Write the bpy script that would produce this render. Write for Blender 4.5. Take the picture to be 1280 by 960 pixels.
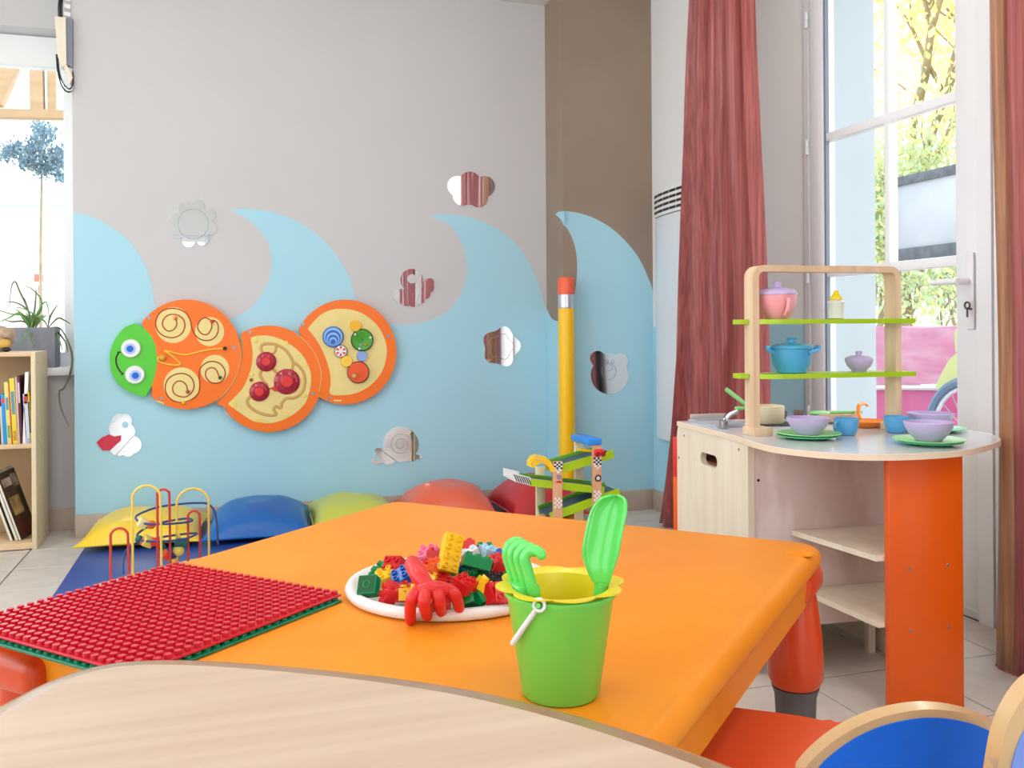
import bpy, bmesh, math, random
from mathutils import Vector, Matrix, Euler
random.seed(7)
PI = math.pi
sin, cos = math.sin, math.cos
for o in list(bpy.data.objects): bpy.data.objects.remove(o)
SC = bpy.context.scene
COL = SC.collection
# ------------------------------------------------------------------ camera, world, light, exposure
FOC, HZ, TH, RO, CH = 1144.2, 409.63, .29982, .006875, .90
cd = bpy.data.cameras.new('camera'); cam = bpy.data.objects.new('camera', cd); COL.objects.link(cam)
cam.matrix_world = (Matrix.Translation((0, 0, CH)) @ Matrix.Rotation(-TH, 4, 'Z') @ Matrix.Rotation(PI/2, 4, 'X') @ Matrix.Rotation(-RO, 4, 'Z'))
cd.sensor_width = 36; cd.lens = FOC/1280*36
cd.shift_y = (HZ-480)/1280
cd.clip_start = .02
SC.camera = cam
wd = bpy.data.worlds.new('sky'); SC.world = wd; wd.use_nodes = True
bg = wd.node_tree.nodes['Background']
bg.inputs[0].default_value = (.85, .935, 1, 1); bg.inputs[1].default_value = 2.9
SC.view_settings.view_transform = 'Standard'; SC.view_settings.look = 'None'
SC.view_settings.gamma = 1; SC.view_settings.use_curve_mapping = False
SC.view_settings.exposure = 0.24
CEIL = 2.527
FILL_LAMPS = [(-.75, 2.45, 22), (.9, 2.5, 9), (-1.1, .2, 14), (1.05, .4, 20)]  # fill lights added out of view to brighten walls and room
def fill_globe(loc, power, col=(1, .985, .97)):
    l = bpy.data.lights.new('fill_light', 'POINT'); l.shadow_soft_size = .16; l.energy = power; l.color = col
    o = bpy.data.objects.new('fill_light', l); o.location = loc; COL.objects.link(o)
for x, y, p in FILL_LAMPS: fill_globe((x, y, 2.22), p)
# soft overcast sun on the glass door side
sl = bpy.data.lights.new('sun', 'SUN'); sl.energy = 5.0; sl.angle = math.radians(40); sl.color = (.84, .92, 1)
so_ = bpy.data.objects.new('sun', sl); COL.objects.link(so_); so_.rotation_euler = Vector((cos(math.radians(34))*cos(.66), cos(math.radians(34))*sin(.66), sin(math.radians(34)))).to_track_quat('Z', 'Y').to_euler()

# ------------------------------------------------------------------ helpers: a picture point onto a known real plane
def ray(px, py):
    a = px-640; b = py-HZ
    u = a*cos(RO)-b*sin(RO); v = a*sin(RO)+b*cos(RO)
    x, z = u/FOC, -v/FOC
    return Vector((x*cos(TH)+sin(TH), -x*sin(TH)+cos(TH), z))
EYE = Vector((0, 0, CH))
def onz(px, py, z): r = ray(px, py); return EYE+r*((z-CH)/r.z)
def ony(px, py, y): r = ray(px, py); return EYE+r*(y/r.y)
def onx(px, py, x): r = ray(px, py); return EYE+r*(x/r.x)
RGT = Vector((cos(TH), -sin(TH), 0)); FWD = Vector((sin(TH), cos(TH), 0)); UP = Vector((0, 0, 1))
def rfu(r, f, u): return (RGT*r+FWD*f+UP*u).normalized()
# ------------------------------------------------------------------ materials
def lin(c):
    f = lambda v: v/12.92 if v <= .04045 else ((v+.055)/1.055)**2.4
    return tuple(f(v/255) for v in c)+(1,)
MATS = {}
def M(name, col, rough=.5, col2=None, scale=8, stretch=(1, 1, 1), bump=0, metal=0, spec=.5, trans=0, coat=0, emit=0, detail=4, lo=.35, hi=.65, sss=0, alpha=1, bscale=None):
    if name in MATS: return MATS[name]
    m = bpy.data.materials.new(name); m.use_nodes = True
    nt = m.node_tree; b = nt.nodes['Principled BSDF']
    b.inputs['Base Color'].default_value = lin(col)
    b.inputs['Roughness'].default_value = rough; b.inputs['Metallic'].default_value = metal
    b.inputs['Specular IOR Level'].default_value = spec
    b.inputs['Transmission Weight'].default_value = trans
    b.inputs['Coat Weight'].default_value = coat; b.inputs['Coat Roughness'].default_value = .08
    if emit:
        b.inputs['Emission Color'].default_value = lin(col); b.inputs['Emission Strength'].default_value = emit
    if col2 or bump:
        tc = nt.nodes.new('ShaderNodeTexCoord'); mp = nt.nodes.new('ShaderNodeMapping'); mp.inputs['Scale'].default_value = stretch
        nz = nt.nodes.new('ShaderNodeTexNoise'); nz.inputs['Scale'].default_value = scale; nz.inputs['Detail'].default_value = detail
        nt.links.new(tc.outputs['Object'], mp.inputs[0]); nt.links.new(mp.outputs[0], nz.inputs[0])
        if col2:
            rp = nt.nodes.new('ShaderNodeValToRGB'); rp.color_ramp.elements[0].position = lo; rp.color_ramp.elements[1].position = hi
            rp.color_ramp.elements[0].color = lin(col2); rp.color_ramp.elements[1].color = lin(col)
            nt.links.new(nz.outputs[0], rp.inputs[0]); nt.links.new(rp.outputs[0], b.inputs['Base Color'])
        if bump:
            if bscale:
                n2 = nt.nodes.new('ShaderNodeTexNoise'); n2.inputs['Scale'].default_value = bscale
                nt.links.new(tc.outputs['Object'], n2.inputs[0]); src = n2
            else: src = nz
            bp = nt.nodes.new('ShaderNodeBump'); bp.inputs['Strength'].default_value = bump; bp.inputs['Distance'].default_value = .01
            nt.links.new(src.outputs[0], bp.inputs['Height']); nt.links.new(bp.outputs[0], b.inputs['Normal'])
    MATS[name] = m
    return m
def glass_pane(name, tint=(1, 1, 1, 1)):
    m = bpy.data.materials.new(name); m.use_nodes = True; nt = m.node_tree
    for n in list(nt.nodes):
        if n.type != 'OUTPUT_MATERIAL': nt.nodes.remove(n)
    out = [n for n in nt.nodes][0]
    t = nt.nodes.new('ShaderNodeBsdfTransparent'); t.inputs[0].default_value = tint
    g = nt.nodes.new('ShaderNodeBsdfGlossy'); g.inputs['Roughness'].default_value = .02
    lw = nt.nodes.new('ShaderNodeLayerWeight'); lw.inputs[0].default_value = .5
    pw = nt.nodes.new('ShaderNodeMath'); pw.operation = 'POWER'; pw.inputs[1].default_value = 5
    fr = nt.nodes.new('ShaderNodeMath'); fr.operation = 'MULTIPLY_ADD'; fr.inputs[1].default_value = .5; fr.inputs[2].default_value = .02
    nt.links.new(lw.outputs['Facing'], pw.inputs[0]); nt.links.new(pw.outputs[0], fr.inputs[0])
    mx = nt.nodes.new('ShaderNodeMixShader')
    nt.links.new(fr.outputs[0], mx.inputs[0]); nt.links.new(t.outputs[0], mx.inputs[1]); nt.links.new(g.outputs[0], mx.inputs[2])
    nt.links.new(mx.outputs[0], out.inputs[0])
    return m
WALLG = M('wall_grey_paint', (202, 201, 202), .85, (200, 199, 200), 3, bump=.04, bscale=180)
WALLW = M('wall_white_paint', (232, 232, 231), .85, bump=.04, scale=150)
BLUEP = M('wall_blue_paint', (170, 217, 233), .8, (168, 215, 231), 3, bump=.04, bscale=180)
TAUPE = M('taupe_paint', (156, 137, 121), .85, (150, 132, 117), 3)
CEILM = M('ceiling_white', (226, 223, 218), .9, bump=.03, scale=90)
TILEM = M('stone_tile', (222, 214, 206), .36, (209, 200, 191), 9, bump=.05, detail=8)
GROUT = M('dark_grout', (110, 100, 92), .9, bump=.1, scale=80)
BASEM = M('stone_baseboard', (196, 178, 162), .5, (184, 166, 150), 14)
WHITEL = M('white_lacquer', (236, 237, 240), .3)
WHITEP = M('white_plastic', (236, 236, 236), .35)
GLASS = glass_pane('window_glass')
MIRROR = M('mirror_silver', (232, 236, 240), .015, metal=1)
MIRE = M('mirror_engraving', (150, 152, 156), .5)
ORTAB = M('orange_plastic', (246, 152, 34), .45, (243, 145, 26), 5, bump=.03, detail=8, bscale=260, spec=.28)
REDOR = M('red_orange_plastic', (222, 76, 24), .32, (216, 70, 20), 6, spec=.5)
GREYPL = M('grey_rubber', (92, 88, 86), .55, bump=.03, scale=120)
CATOR = M('caterpillar_orange', (250, 118, 0), .38, (247, 113, 0), 8)
CREAM = M('cream_lacquer', (238, 218, 142), .45, (232, 211, 134), 10)
CATGR = M('caterpillar_green', (84, 200, 50), .4)
BLACK = M('black_lacquer', (26, 26, 30), .4)
BROWNL = M('groove_brown', (166, 58, 34), .5)
TAN = M('groove_tan', (204, 164, 92), .55)
SCREW = M('steel_screw', (150, 150, 158), .35, metal=1)
BEECH = M('beech_wood', (224, 194, 160), .42, (212, 178, 142), 3.2, (1, 14, 14), bump=.02, detail=6)
BEECHV = M('beech_wood_upright', (228, 200, 166), .42, (216, 184, 148), 3.2, (14, 14, 1), bump=.02, detail=6)
BIRCH = M('birch_ply', (236, 224, 204), .42, (228, 213, 190), 2.4, (12, 12, 1), detail=7)
BIRCHG = M('birch_ply_figured', (232, 214, 206), .45, (214, 192, 183), 3.0, (3, 3, 1.1), detail=8, lo=.44, hi=.56)
EDGEB = M('dark_beech_edge', (168, 136, 108), .32, (158, 122, 88), 5, (2, 2, 20), coat=.3)
LAMW = M('grey_laminate', (214, 214, 220), .16, spec=.6)
MAPLE = M('pale_maple_laminate', (210, 188, 166), .45, (197, 172, 148), 3.2, (.7, 14, 6), bump=.012, detail=8, lo=.3, hi=.7)
KORANGE = M('orange_laminate', (234, 94, 2), .3, (230, 90, 0), 5)
KRED = M('red_laminate', (220, 50, 40), .35)
LIME = M('lime_lacquer', (168, 206, 28), .35)
def plastic(n, c, r=.28, **k): return M(n, c, r, **k)
PGREEN = plastic('bucket_green', (116, 220, 88), .3, spec=.5)
PLGREEN = plastic('light_green_plastic', (104, 222, 104), .18)
PYEL = plastic('bucket_yellow', (246, 220, 40), .3)
PRED = plastic('toy_red', (222, 44, 44), .38)
PLILAC = plastic('lilac_plastic', (196, 178, 220), .38)
PPINK = plastic('pink_plastic', (240, 164, 172), .35)
PBLUE = plastic('sky_blue_plastic', (94, 174, 226), .35)
PMINT = plastic('mint_green_plastic', (140, 214, 130), .35)
PORNG = plastic('toy_orange', (248, 138, 36), .35)
BRK = dict(red=plastic('brick_red', (214, 28, 34), .2), green=plastic('brick_green', (0, 138, 70), .2), yellow=plastic('brick_yellow', (250, 200, 26), .2),
           blue=plastic('brick_blue', (18, 92, 184), .2), pink=plastic('brick_pink', (240, 130, 160), .25), clear=plastic('brick_pale_blue', (176, 222, 240), .12),
           orange=plastic('brick_orange', (236, 92, 30), .22), white=plastic('brick_white', (236, 238, 242), .22), black=BLACK)
def curtain_mat():
    m = M('curtain_wine', (176, 88, 84), .42, (122, 52, 52), 5, (22, 22, .45), bump=.08, detail=7, lo=.3, hi=.7, spec=.45)
    b = m.node_tree.nodes['Principled BSDF']; b.inputs['Sheen Weight'].default_value = .25
    return m
CURT = curtain_mat()
CURTB = M('curtain_bronze', (178, 124, 84), .42, (134, 82, 54), 5, (22, 22, .45), bump=.08, detail=7, lo=.3, hi=.7)
CURTB.node_tree.nodes['Principled BSDF'].inputs['Sheen Weight'].default_value = .2
VINYL = {k: M('vinyl_'+k, c, .34, bump=.10, scale=7, detail=3) for k, c in dict(yellow=(238, 204, 52), blue=(10, 98, 178), lime=(196, 204, 84), orange=(232, 104, 74), red=(196, 48, 52)).items()}
MATB = M('mat_blue_vinyl', (36, 72, 150), .38, bump=.08, scale=5)

# ------------------------------------------------------------------ mesh helpers
def extr(bm, pts, vec):
    vec = Vector(vec); a = [bm.verts.new(p) for p in pts]; b = [bm.verts.new(Vector(p)+vec) for p in pts]
    bm.faces.new(a); bm.faces.new(b[::-1]); n = len(a)
    for i in range(n): bm.faces.new((a[i], b[i], b[(i+1) % n], a[(i+1) % n]))
    return a+b
def extr_hole(bm, outer, holes, vec):
    vec = Vector(vec); loops = []
    es = []
    for lp in [outer]+holes:
        vs = [bm.verts.new(p) for p in lp]; loops.append(vs)
        es += [bm.edges.new((vs[i], vs[(i+1) % len(vs)])) for i in range(len(vs))]
    r = bmesh.ops.triangle_fill(bm, use_beauty=True, use_dissolve=False, edges=es)
    fs = [g for g in r['geom'] if isinstance(g, bmesh.types.BMFace)]
    mp = {}
    for vs in loops:
        for v in vs: mp[v] = bm.verts.new(v.co+vec)
    for f in fs: bm.faces.new([mp[v] for v in f.verts][::-1])
    for vs in loops:
        for i in range(len(vs)):
            a, b = vs[i], vs[(i+1) % len(vs)]; bm.faces.new((a, b, mp[b], mp[a]))
def box(bm, c, s, bev=0, rot=None, seg=2):
    r = bmesh.ops.create_cube(bm, size=1); vs = r['verts']
    for v in vs: v.co = Vector((v.co.x*s[0], v.co.y*s[1], v.co.z*s[2]))
    if bev:
        es = list({e for v in vs for e in v.link_edges})
        q = bmesh.ops.bevel(bm, geom=es, offset=bev, segments=seg, affect='EDGES', profile=.5)
        vs = list({v for f in q['faces'] for v in f.verts} | {v for v in vs if v.is_valid})
    R = rot.to_matrix() if isinstance(rot, Euler) else (rot or Matrix.Identity(3))
    for v in vs: v.co = R @ v.co + Vector(c)
    return vs
def bx(bm, x0, x1, y0, y1, z0, z1, bev=0): return box(bm, ((x0+x1)/2, (y0+y1)/2, (z0+z1)/2), (abs(x1-x0), abs(y1-y0), abs(z1-z0)), bev)
def lathe(bm, prof, n=28, c=(0, 0, 0), ax='Z', fn=None):
    rings = []
    for r, z in prof:
        ring = []
        for i in range(n):
            a = 2*PI*i/n; k = fn(a, r, z) if fn else 1
            p = (r*k*cos(a), r*k*sin(a), z)
            if ax == 'Y': p = (p[0], p[2], p[1])
            if ax == 'X': p = (p[2], p[0], p[1])
            ring.append(bm.verts.new(Vector(p)+Vector(c)))
        rings.append(ring)
    for a, b in zip(rings, rings[1:]):
        for i in range(n): bm.faces.new((a[i], a[(i+1) % n], b[(i+1) % n], b[i]))
    if prof[0][0] > 1e-5: bm.faces.new(rings[0][::-1])
    if prof[-1][0] > 1e-5: bm.faces.new(rings[-1])
    bmesh.ops.remove_doubles(bm, verts=[v for r in rings for v in r], dist=1e-7)
def lathe_open(bm, prof, n=28, c=(0, 0, 0), fn=None):    # closed loop profile (vessel walls)
    lathe_ring = []
    for r, z in prof:
        lathe_ring.append([bm.verts.new(Vector((r*(fn(2*PI*i/n, r, z) if fn else 1)*cos(2*PI*i/n), r*(fn(2*PI*i/n, r, z) if fn else 1)*sin(2*PI*i/n), z))+Vector(c)) for i in range(n)])
    for a, b in zip(lathe_ring, lathe_ring[1:]):
        for i in range(n): bm.faces.new((a[i], a[(i+1) % n], b[(i+1) % n], b[i]))
    bmesh.ops.remove_doubles(bm, verts=[v for r in lathe_ring for v in r], dist=1e-7)
def tube(bm, pts, r, n=8, closed=False, caps=True, flat=1.0):
    P = [Vector(p) for p in pts]; N = len(P)
    R = r if isinstance(r, (list, tuple)) else [r]*N
    T = []
    for i in range(N):
        a = P[(i-1) % N] if closed or i > 0 else P[i]; b = P[(i+1) % N] if closed or i < N-1 else P[i]
        t = (b-a); T.append(t.normalized() if t.length > 1e-9 else Vector((0, 0, 1)))
    ref = Vector((0, 0, 1)) if abs(T[0].z) < .9 else Vector((1, 0, 0))
    nrm = (ref-T[0]*ref.dot(T[0])).normalized(); rings = []
    for i in range(N):
        nrm = (nrm-T[i]*nrm.dot(T[i])); nrm = nrm.normalized() if nrm.length > 1e-6 else T[i].orthogonal().normalized()
        bn = T[i].cross(nrm)
        rings.append([bm.verts.new(P[i]+(nrm*cos(2*PI*k/n)*flat+bn*sin(2*PI*k/n))*R[i]) for k in range(n)])
    for i in range(N if closed else N-1):
        a, b = rings[i], rings[(i+1) % N]
        for k in range(n): bm.faces.new((a[k], a[(k+1) % n], b[(k+1) % n], b[k]))
    if caps and not closed: bm.faces.new(rings[0][::-1]); bm.faces.new(rings[-1])
def ball(bm, c, r, seg=14, rings=9, sc=(1, 1, 1)):
    q = bmesh.ops.create_uvsphere(bm, u_segments=seg, v_segments=rings, radius=r)
    for v in q['verts']: v.co = Vector((v.co.x*sc[0], v.co.y*sc[1], v.co.z*sc[2]))+Vector(c)
    return q['verts']
def smooth(pts, k=6, closed=False):
    P = [Vector(p) for p in pts]; n = len(P); out = []
    for i in range(n if closed else n-1):
        g = lambda j: P[j % n] if closed else P[max(0, min(n-1, j))]
        p0, p1, p2, p3 = g(i-1), g(i), g(i+1), g(i+2)
        for s in range(k):
            t = s/k
            out.append(.5*((2*p1)+(p2-p0)*t+(2*p0-5*p1+4*p2-p3)*t*t+(3*p1-p0-3*p2+p3)*t**3))
    if not closed: out.append(P[-1])
    return out
def rrect(w, h, r, n=5):
    pts = []
    for cx, cy, a0 in ((w/2-r, h/2-r, 0), (-w/2+r, h/2-r, PI/2), (-w/2+r, -h/2+r, PI), (w/2-r, -h/2+r, 1.5*PI)):
        for i in range(n+1): a = a0+PI/2*i/n; pts.append((cx+r*cos(a), cy+r*sin(a)))
    return pts
def finish(name, bm, mat, ang=35):
    bmesh.ops.recalc_face_normals(bm, faces=bm.faces)
    me = bpy.data.meshes.new(name); bm.to_mesh(me); bm.free()
    me.materials.append(mat)
    for p in me.polygons: p.use_smooth = True
    me.set_sharp_from_angle(angle=math.radians(ang))
    o = bpy.data.objects.new(name, me); COL.objects.link(o)
    return o
def tag(o, label=None, cat=None, group=None, kind=None):
    if label: o['label'] = label
    if cat: o['category'] = cat
    if group: o['group'] = group
    if kind: o['kind'] = kind
    return o
def thing(name, label, cat, loc=(0, 0, 0), rz=0, group=None, rot=None):
    o = bpy.data.objects.new(name, None); COL.objects.link(o); o.empty_display_size = .05
    o.location = loc; o.rotation_euler = rot if rot else (0, 0, rz)
    return tag(o, label, cat, group)
def pose(o): return Matrix.Translation(o.location) @ o.rotation_euler.to_matrix().to_4x4()
def part(name, bm, mat, parent, world=False, label=None, ang=35, gp=None):   # world: vertices were given in room coordinates
    if world:
        m = pose(parent) if not gp else pose(gp)
        bm.transform(m.inverted())
    o = finish(name, bm, mat, ang); o.parent = parent
    if label: o['label'] = label
    return o
def single(name, bm, mat, label, cat, loc=None, group=None, ang=35):        # one-mesh thing; vertices in room coordinates, origin moved to loc
    if loc is None:
        xs = [v.co for v in bm.verts]; loc = Vector((sum(v.x for v in xs)/len(xs), sum(v.y for v in xs)/len(xs), min(v.z for v in xs)))
    bm.transform(Matrix.Translation(-Vector(loc)))
    o = finish(name, bm, mat, ang); o.location = loc
    return tag(o, label, cat, group)
def struct(name, bm, mat, ang=35):
    o = finish(name, bm, mat, ang); o['kind'] = 'structure'; return o
def copy_tree(o, parent=None):
    c = o.copy(); COL.objects.link(c)
    if parent: c.parent = parent
    for ch in list(o.children): copy_tree(ch, c)
    return c
NB = bmesh.new
# ------------------------------------------------------------------ the room
YB, XL, XC, YC = 4.368, -.645, 1.535, 4.125           # back wall, its left end, column left face and front
XR = ony(817, 500, YC).x                             # right wall
YN, XD = 4.5506, 2.187                               # niche wall under the left window, glass door plane
RX0, RY0 = -2.55, -2.3
DY0, DY1, DTOP, DW0 = 2.20, 3.09, 2.36, 1.31
# floor: grout bed with single tiles where the view can tell them apart
bm = NB(); bx(bm, RX0, XR+.6, RY0, 4.9, -.08, -.004); floor = struct('floor', bm, GROUT)
TP = .31
tile_cache = {}
for i in range(-15, 3):
    for j in range(-14, 10):
        x0, y0 = 2.005+i*TP, 2.0+j*TP
        x1, y1 = x0+TP, y0+TP
        x0, x1, y0, y1 = max(x0, RX0), min(x1, XD-.02), max(y0, RY0), min(y1, 4.56)
        if x1-x0 < .02 or y1-y0 < .02: continue
        key = (round(x1-x0, 3), round(y1-y0, 3))
        if key not in tile_cache:
            b = NB(); box(b, (0, 0, -.004), (key[0]-.005, key[1]-.005, .008), .0012, seg=1)
            t = finish('tile', b, TILEM); tile_cache[key] = t.data
        else:
            t = bpy.data.objects.new('tile', tile_cache[key]); COL.objects.link(t)
        t.location = ((x0+x1)/2, (y0+y1)/2, 0); t.parent = floor
bm = NB(); bx(bm, RX0-.3, XR+.6, RY0-.3, 4.9, CEIL, CEIL+.1); struct('ceiling', bm, CEILM)
bm = NB(); bx(bm, XL, XR+.1, YB, 4.9, 0, CEIL); wall_back = struct('wall_back', bm, WALLG)
bm = NB(); bx(bm, RX0-.3, XL, YN, 4.9, 0, .70); bx(bm, RX0-.3, XL, YN+.0, 4.9, 2.262, CEIL); struct('wall_niche', bm, WALLG)
bm = NB(); bx(bm, XC, XR+.45, YC, YB+.2, 0, CEIL); column = struct('wall_column', bm, TAUPE)
bm = NB()
extr(bm, [(XR, 3.225, 0), (XD, DY1, 0), (XR+.48, DY1, 0), (XR+.48, YC, 0), (XR, YC, 0)], (0, 0, CEIL)); bx(bm, XR, XR+.48, DW0, DY1, DTOP, CEIL)
bx(bm, XR, XR+.48, -.35, DW0, 0, CEIL); bx(bm, XR, XR+.48, -1.45, -.35, 2.3, CEIL); bx(bm, XR, XR+.48, RY0, -1.45, 0, CEIL)
wall_right = struct('wall_right', bm, WALLW)
bm = NB(); bx(bm, XD+.05, XR+.48, DY1-.004, DY1, 0, DTOP); o = finish('exterior_render', bm, M('exterior_render', (176, 184, 190), .9)); o.parent = wall_right
bm = NB()
bx(bm, RX0-.3, RX0, RY0, -1.2, 0, CEIL); bx(bm, RX0-.3, RX0, 3.75, 4.9, 0, CEIL); bx(bm, RX0-.3, RX0, -1.2, 3.75, 0, .45); bx(bm, RX0-.3, RX0, -1.2, 3.75, 2.4, CEIL)
struct('wall_left', bm, WALLW)
bm = NB(); bx(bm, RX0-.3, -1.3, RY0-.3, RY0, 0, CEIL); bx(bm, 1.85, XR+.48, RY0-.3, RY0, 0, CEIL); bx(bm, -1.3, 1.85, RY0-.3, RY0, 0, .12); bx(bm, -1.3, 1.85, RY0-.3, RY0, 1.98, CEIL); struct('wall_rear', bm, WALLW)
# painted blue wave (paint film on the wall)
def wp(px, py, y=YB): return ony(px, py, y)
wave = [(95, 266), (112, 270), (130, 278), (148, 290), (163, 303), (178, 326), (188, 350), (194, 380), (204, 394), (222, 401), (245, 404), (272, 403), (300, 394), (320, 378),
        (334, 355), (340, 333), (337, 310), (327, 291), (310, 274), (287, 262), (312, 261.5), (340, 265), (370, 276), (397, 294), (420, 318), (436, 345), (445, 373), (454, 390), (475, 402),
        (500, 406), (525, 404), (548, 396), (566, 383), (578, 362), (583.5, 337), (581, 315), (573, 295), (560, 281), (537, 269), (562, 268), (588, 272), (614, 282), (638, 298), (655, 318), (669, 344), (677, 368), (682.5, 387)]
def densify(px, k=4, sharp=()):
    segs = [0]+[i for i in range(len(px)) if i in sharp]+[len(px)-1]
    out = []
    for a, b in zip(segs, segs[1:]):
        s = smooth([(x, y, 0) for x, y in px[a:b+1]], k); out += [(p.x, p.y) for p in s[:-1]]
    return out+[px[-1]]
sh = [i for i, p in enumerate(wave) if p in ((287, 262), (537, 269))]
top = [wp(*p) for p in densify(wave, 4, sh)]
top[0].x = XL+.001; top[-1].x = XC
pts = [Vector((p.x, YB-.0012, p.z)) for p in top]+[Vector((XC, YB-.0012, .097)), Vector((XL+.001, YB-.0012, .097))]
bm = NB(); extr(bm, pts, (0, .002, 0)); o = finish('painted_wave', bm, BLUEP); o.parent = wall_back
# wave on the column
cw = [(706, 399), (711, 390), (716, 377), (720, 355), (721.5, 335), (720, 315), (714.5, 296), (706, 281)]
cw2 = [(706, 263.8), (722, 266), (742, 272.5), (765, 286), (786, 306), (802, 329), (817, 364)]
a = [ony(*p, YC) for p in densify(cw, 4)]; b = [ony(*p, YC) for p in densify(cw2, 4)]
a[0].x = XC-.0012; a[-1].x = XC-.0012; b[0].x = XC-.0012; b[-1].x = XR-.0005
pts = [Vector((p.x, YC-.0012, p.z)) for p in a+b]+[Vector((XR-.0005, YC-.0012, .097)), Vector((XC-.0012, YC-.0012, .097))]
bm = NB(); extr(bm, pts, (0, .002, 0))
l1 = [(705.5, 281), (701, 274), (694.5, 267.5), (699, 264.5), (705.5, 263.8)]
extr(bm, [Vector((XC-.0012, p.y, p.z)) for p in [onx(*q, XC) for q in l1]], (.002, 0, 0))
l2 = [(683.5, 386), (686, 392), (689.5, 398), (694, 401), (699, 401.5), (705.8, 399.5)]
q = [onx(*p, XC) for p in l2]; q[0].y = YB; q[-1].y = YC-.001
extr(bm, [Vector((XC-.0012, p.y, p.z)) for p in q]+[Vector((XC-.0012, YC-.001, .097)), Vector((XC-.0012, YB, .097))], (.002, 0, 0))
o = finish('painted_wave', bm, BLUEP); o.parent = column
# blue dado on the right wall and in the door reveal
bm = NB(); bx(bm, XR-.0012, XR+.001, 3.225, YC, .097, .9); extr(bm, [(XR-.0008, 3.2242, 0), (XD-.0008, DY1-.0008, 0), (XD, DY1+.001, 0), (XR, 3.227, 0)], (0, 0, .905)); o = finish('painted_dado', bm, BLUEP); o.parent = wall_right
bm = NB(); bx(bm, XL, XC, YB-.014, YB, 0, .0988, .003); struct('baseboard_back', bm, BASEM)
bm = NB(); bx(bm, RX0, XL-.001, YN-.012, YN, 0, .0988, .003); struct('baseboard_niche', bm, BASEM)
bm = NB(); bx(bm, XC-.014, XR-.014, YC-.014, YC, 0, .0988, .003); bx(bm, XC-.014, XC, YC-.014, YB-.014, 0, .0988, .003); struct('baseboard_column', bm, BASEM)
bm = NB(); bx(bm, XR-.014, XR, 3.225, YC, 0, .0988, .003); bx(bm, XR-.014, XR, -.3, DW0, 0, .0988, .003); struct('baseboard_right', bm, BASEM)
# holders for the added fill lamps, all out of view
for (x, y, p), lb in zip(FILL_LAMPS, ('added white fill lamp holder nearest the back wall on the left', 'added white fill lamp holder nearest the column', 'added white fill lamp holder above the left of the viewer', 'added white fill lamp holder above the right of the viewer')):
    t = thing('fill_lamp', lb, 'lamp', (x, y, 2.39), group='added fill lamps out of view')
    b = NB(); lathe(b, [(0, 0), (.05, 0), (.03, .03), (.006, .045), (.006, .12), (.05, .125), (.05, .136), (0, .136)], 20); part('holder', b, WHITEP, t)
# ---- left window (window_1) over the niche
WY = 4.73
b = NB(); bx(b, RX0-.3, XL-.002, 4.50, 4.74, .70, .735, .004); struct('trim_1', b, WHITEL)
win = NB(); xr_ = XL-.0; xl_ = -2.35
for z0, z1 in ((.735, .80), (2.19, 2.262)): bx(win, xl_, xr_, WY-.03, WY+.03, z0, z1)
xs_ = ony(88, 300, WY).x
for x0, x1 in ((xs_-.022, xr_), (-1.48, -1.42), (xl_, xl_+.06)): bx(win, x0, x1, WY-.03, WY+.03, .80, 2.19)
w1 = struct('window_1', win, WHITEL)
b = NB(); bx(b, xl_+.06, xs_-.02, WY-.004, WY+.004, .8, 2.19); o = finish('pane', b, GLASS); o.parent = w1
zb = ony(40, 85, WY-.06).z
b = NB(); bx(b, xl_+.05, xs_+.0, WY-.062, WY-.058, zb, 2.255); tube(b, [(xl_+.05, WY-.06, zb), (xs_, WY-.06, zb)], .009, 8); o = finish('roller_blind', b, M('white_blind', (240, 244, 244), .8)); o.parent = w1
# ---- left wall window (window_2), beyond the frame, where the daylight comes from
b = NB()
for y0 in (-1.2, .4, 2.0, 3.68): bx(b, RX0-.18, RX0-.1, y0, y0+.07, .52, 2.33)
for z0, z1 in ((.45, .52), (2.33, 2.4)): bx(b, RX0-.18, RX0-.1, -1.2, 3.75, z0, z1)
w2 = struct('window_2', b, WHITEL)
for y0, y1 in ((-1.13, .4), (.47, 2.0), (2.07, 3.68)): b = NB(); bx(b, RX0-.144, RX0-.136, y0, y1, .52, 2.33); o = finish('pane', b, GLASS); o.parent = w2
# ---- added rear window (fill_window_3), unseen behind the viewer, put in for more daylight
b = NB()
for x in (-1.3, -.27, .76, 1.79): bx(b, x, x+.06, RY0-.18, RY0-.1, .19, 1.91)
for z0, z1 in ((.12, .19), (1.91, 1.98)): bx(b, -1.3, 1.85, RY0-.18, RY0-.1, z0, z1)
w3 = struct('fill_window_3', b, WHITEL)
for x in (-1.3, -.27, .76): b = NB(); bx(b, x+.06, x+1.03, RY0-.144, RY0-.136, .19, 1.91); o = finish('pane', b, GLASS); o.parent = w3
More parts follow.
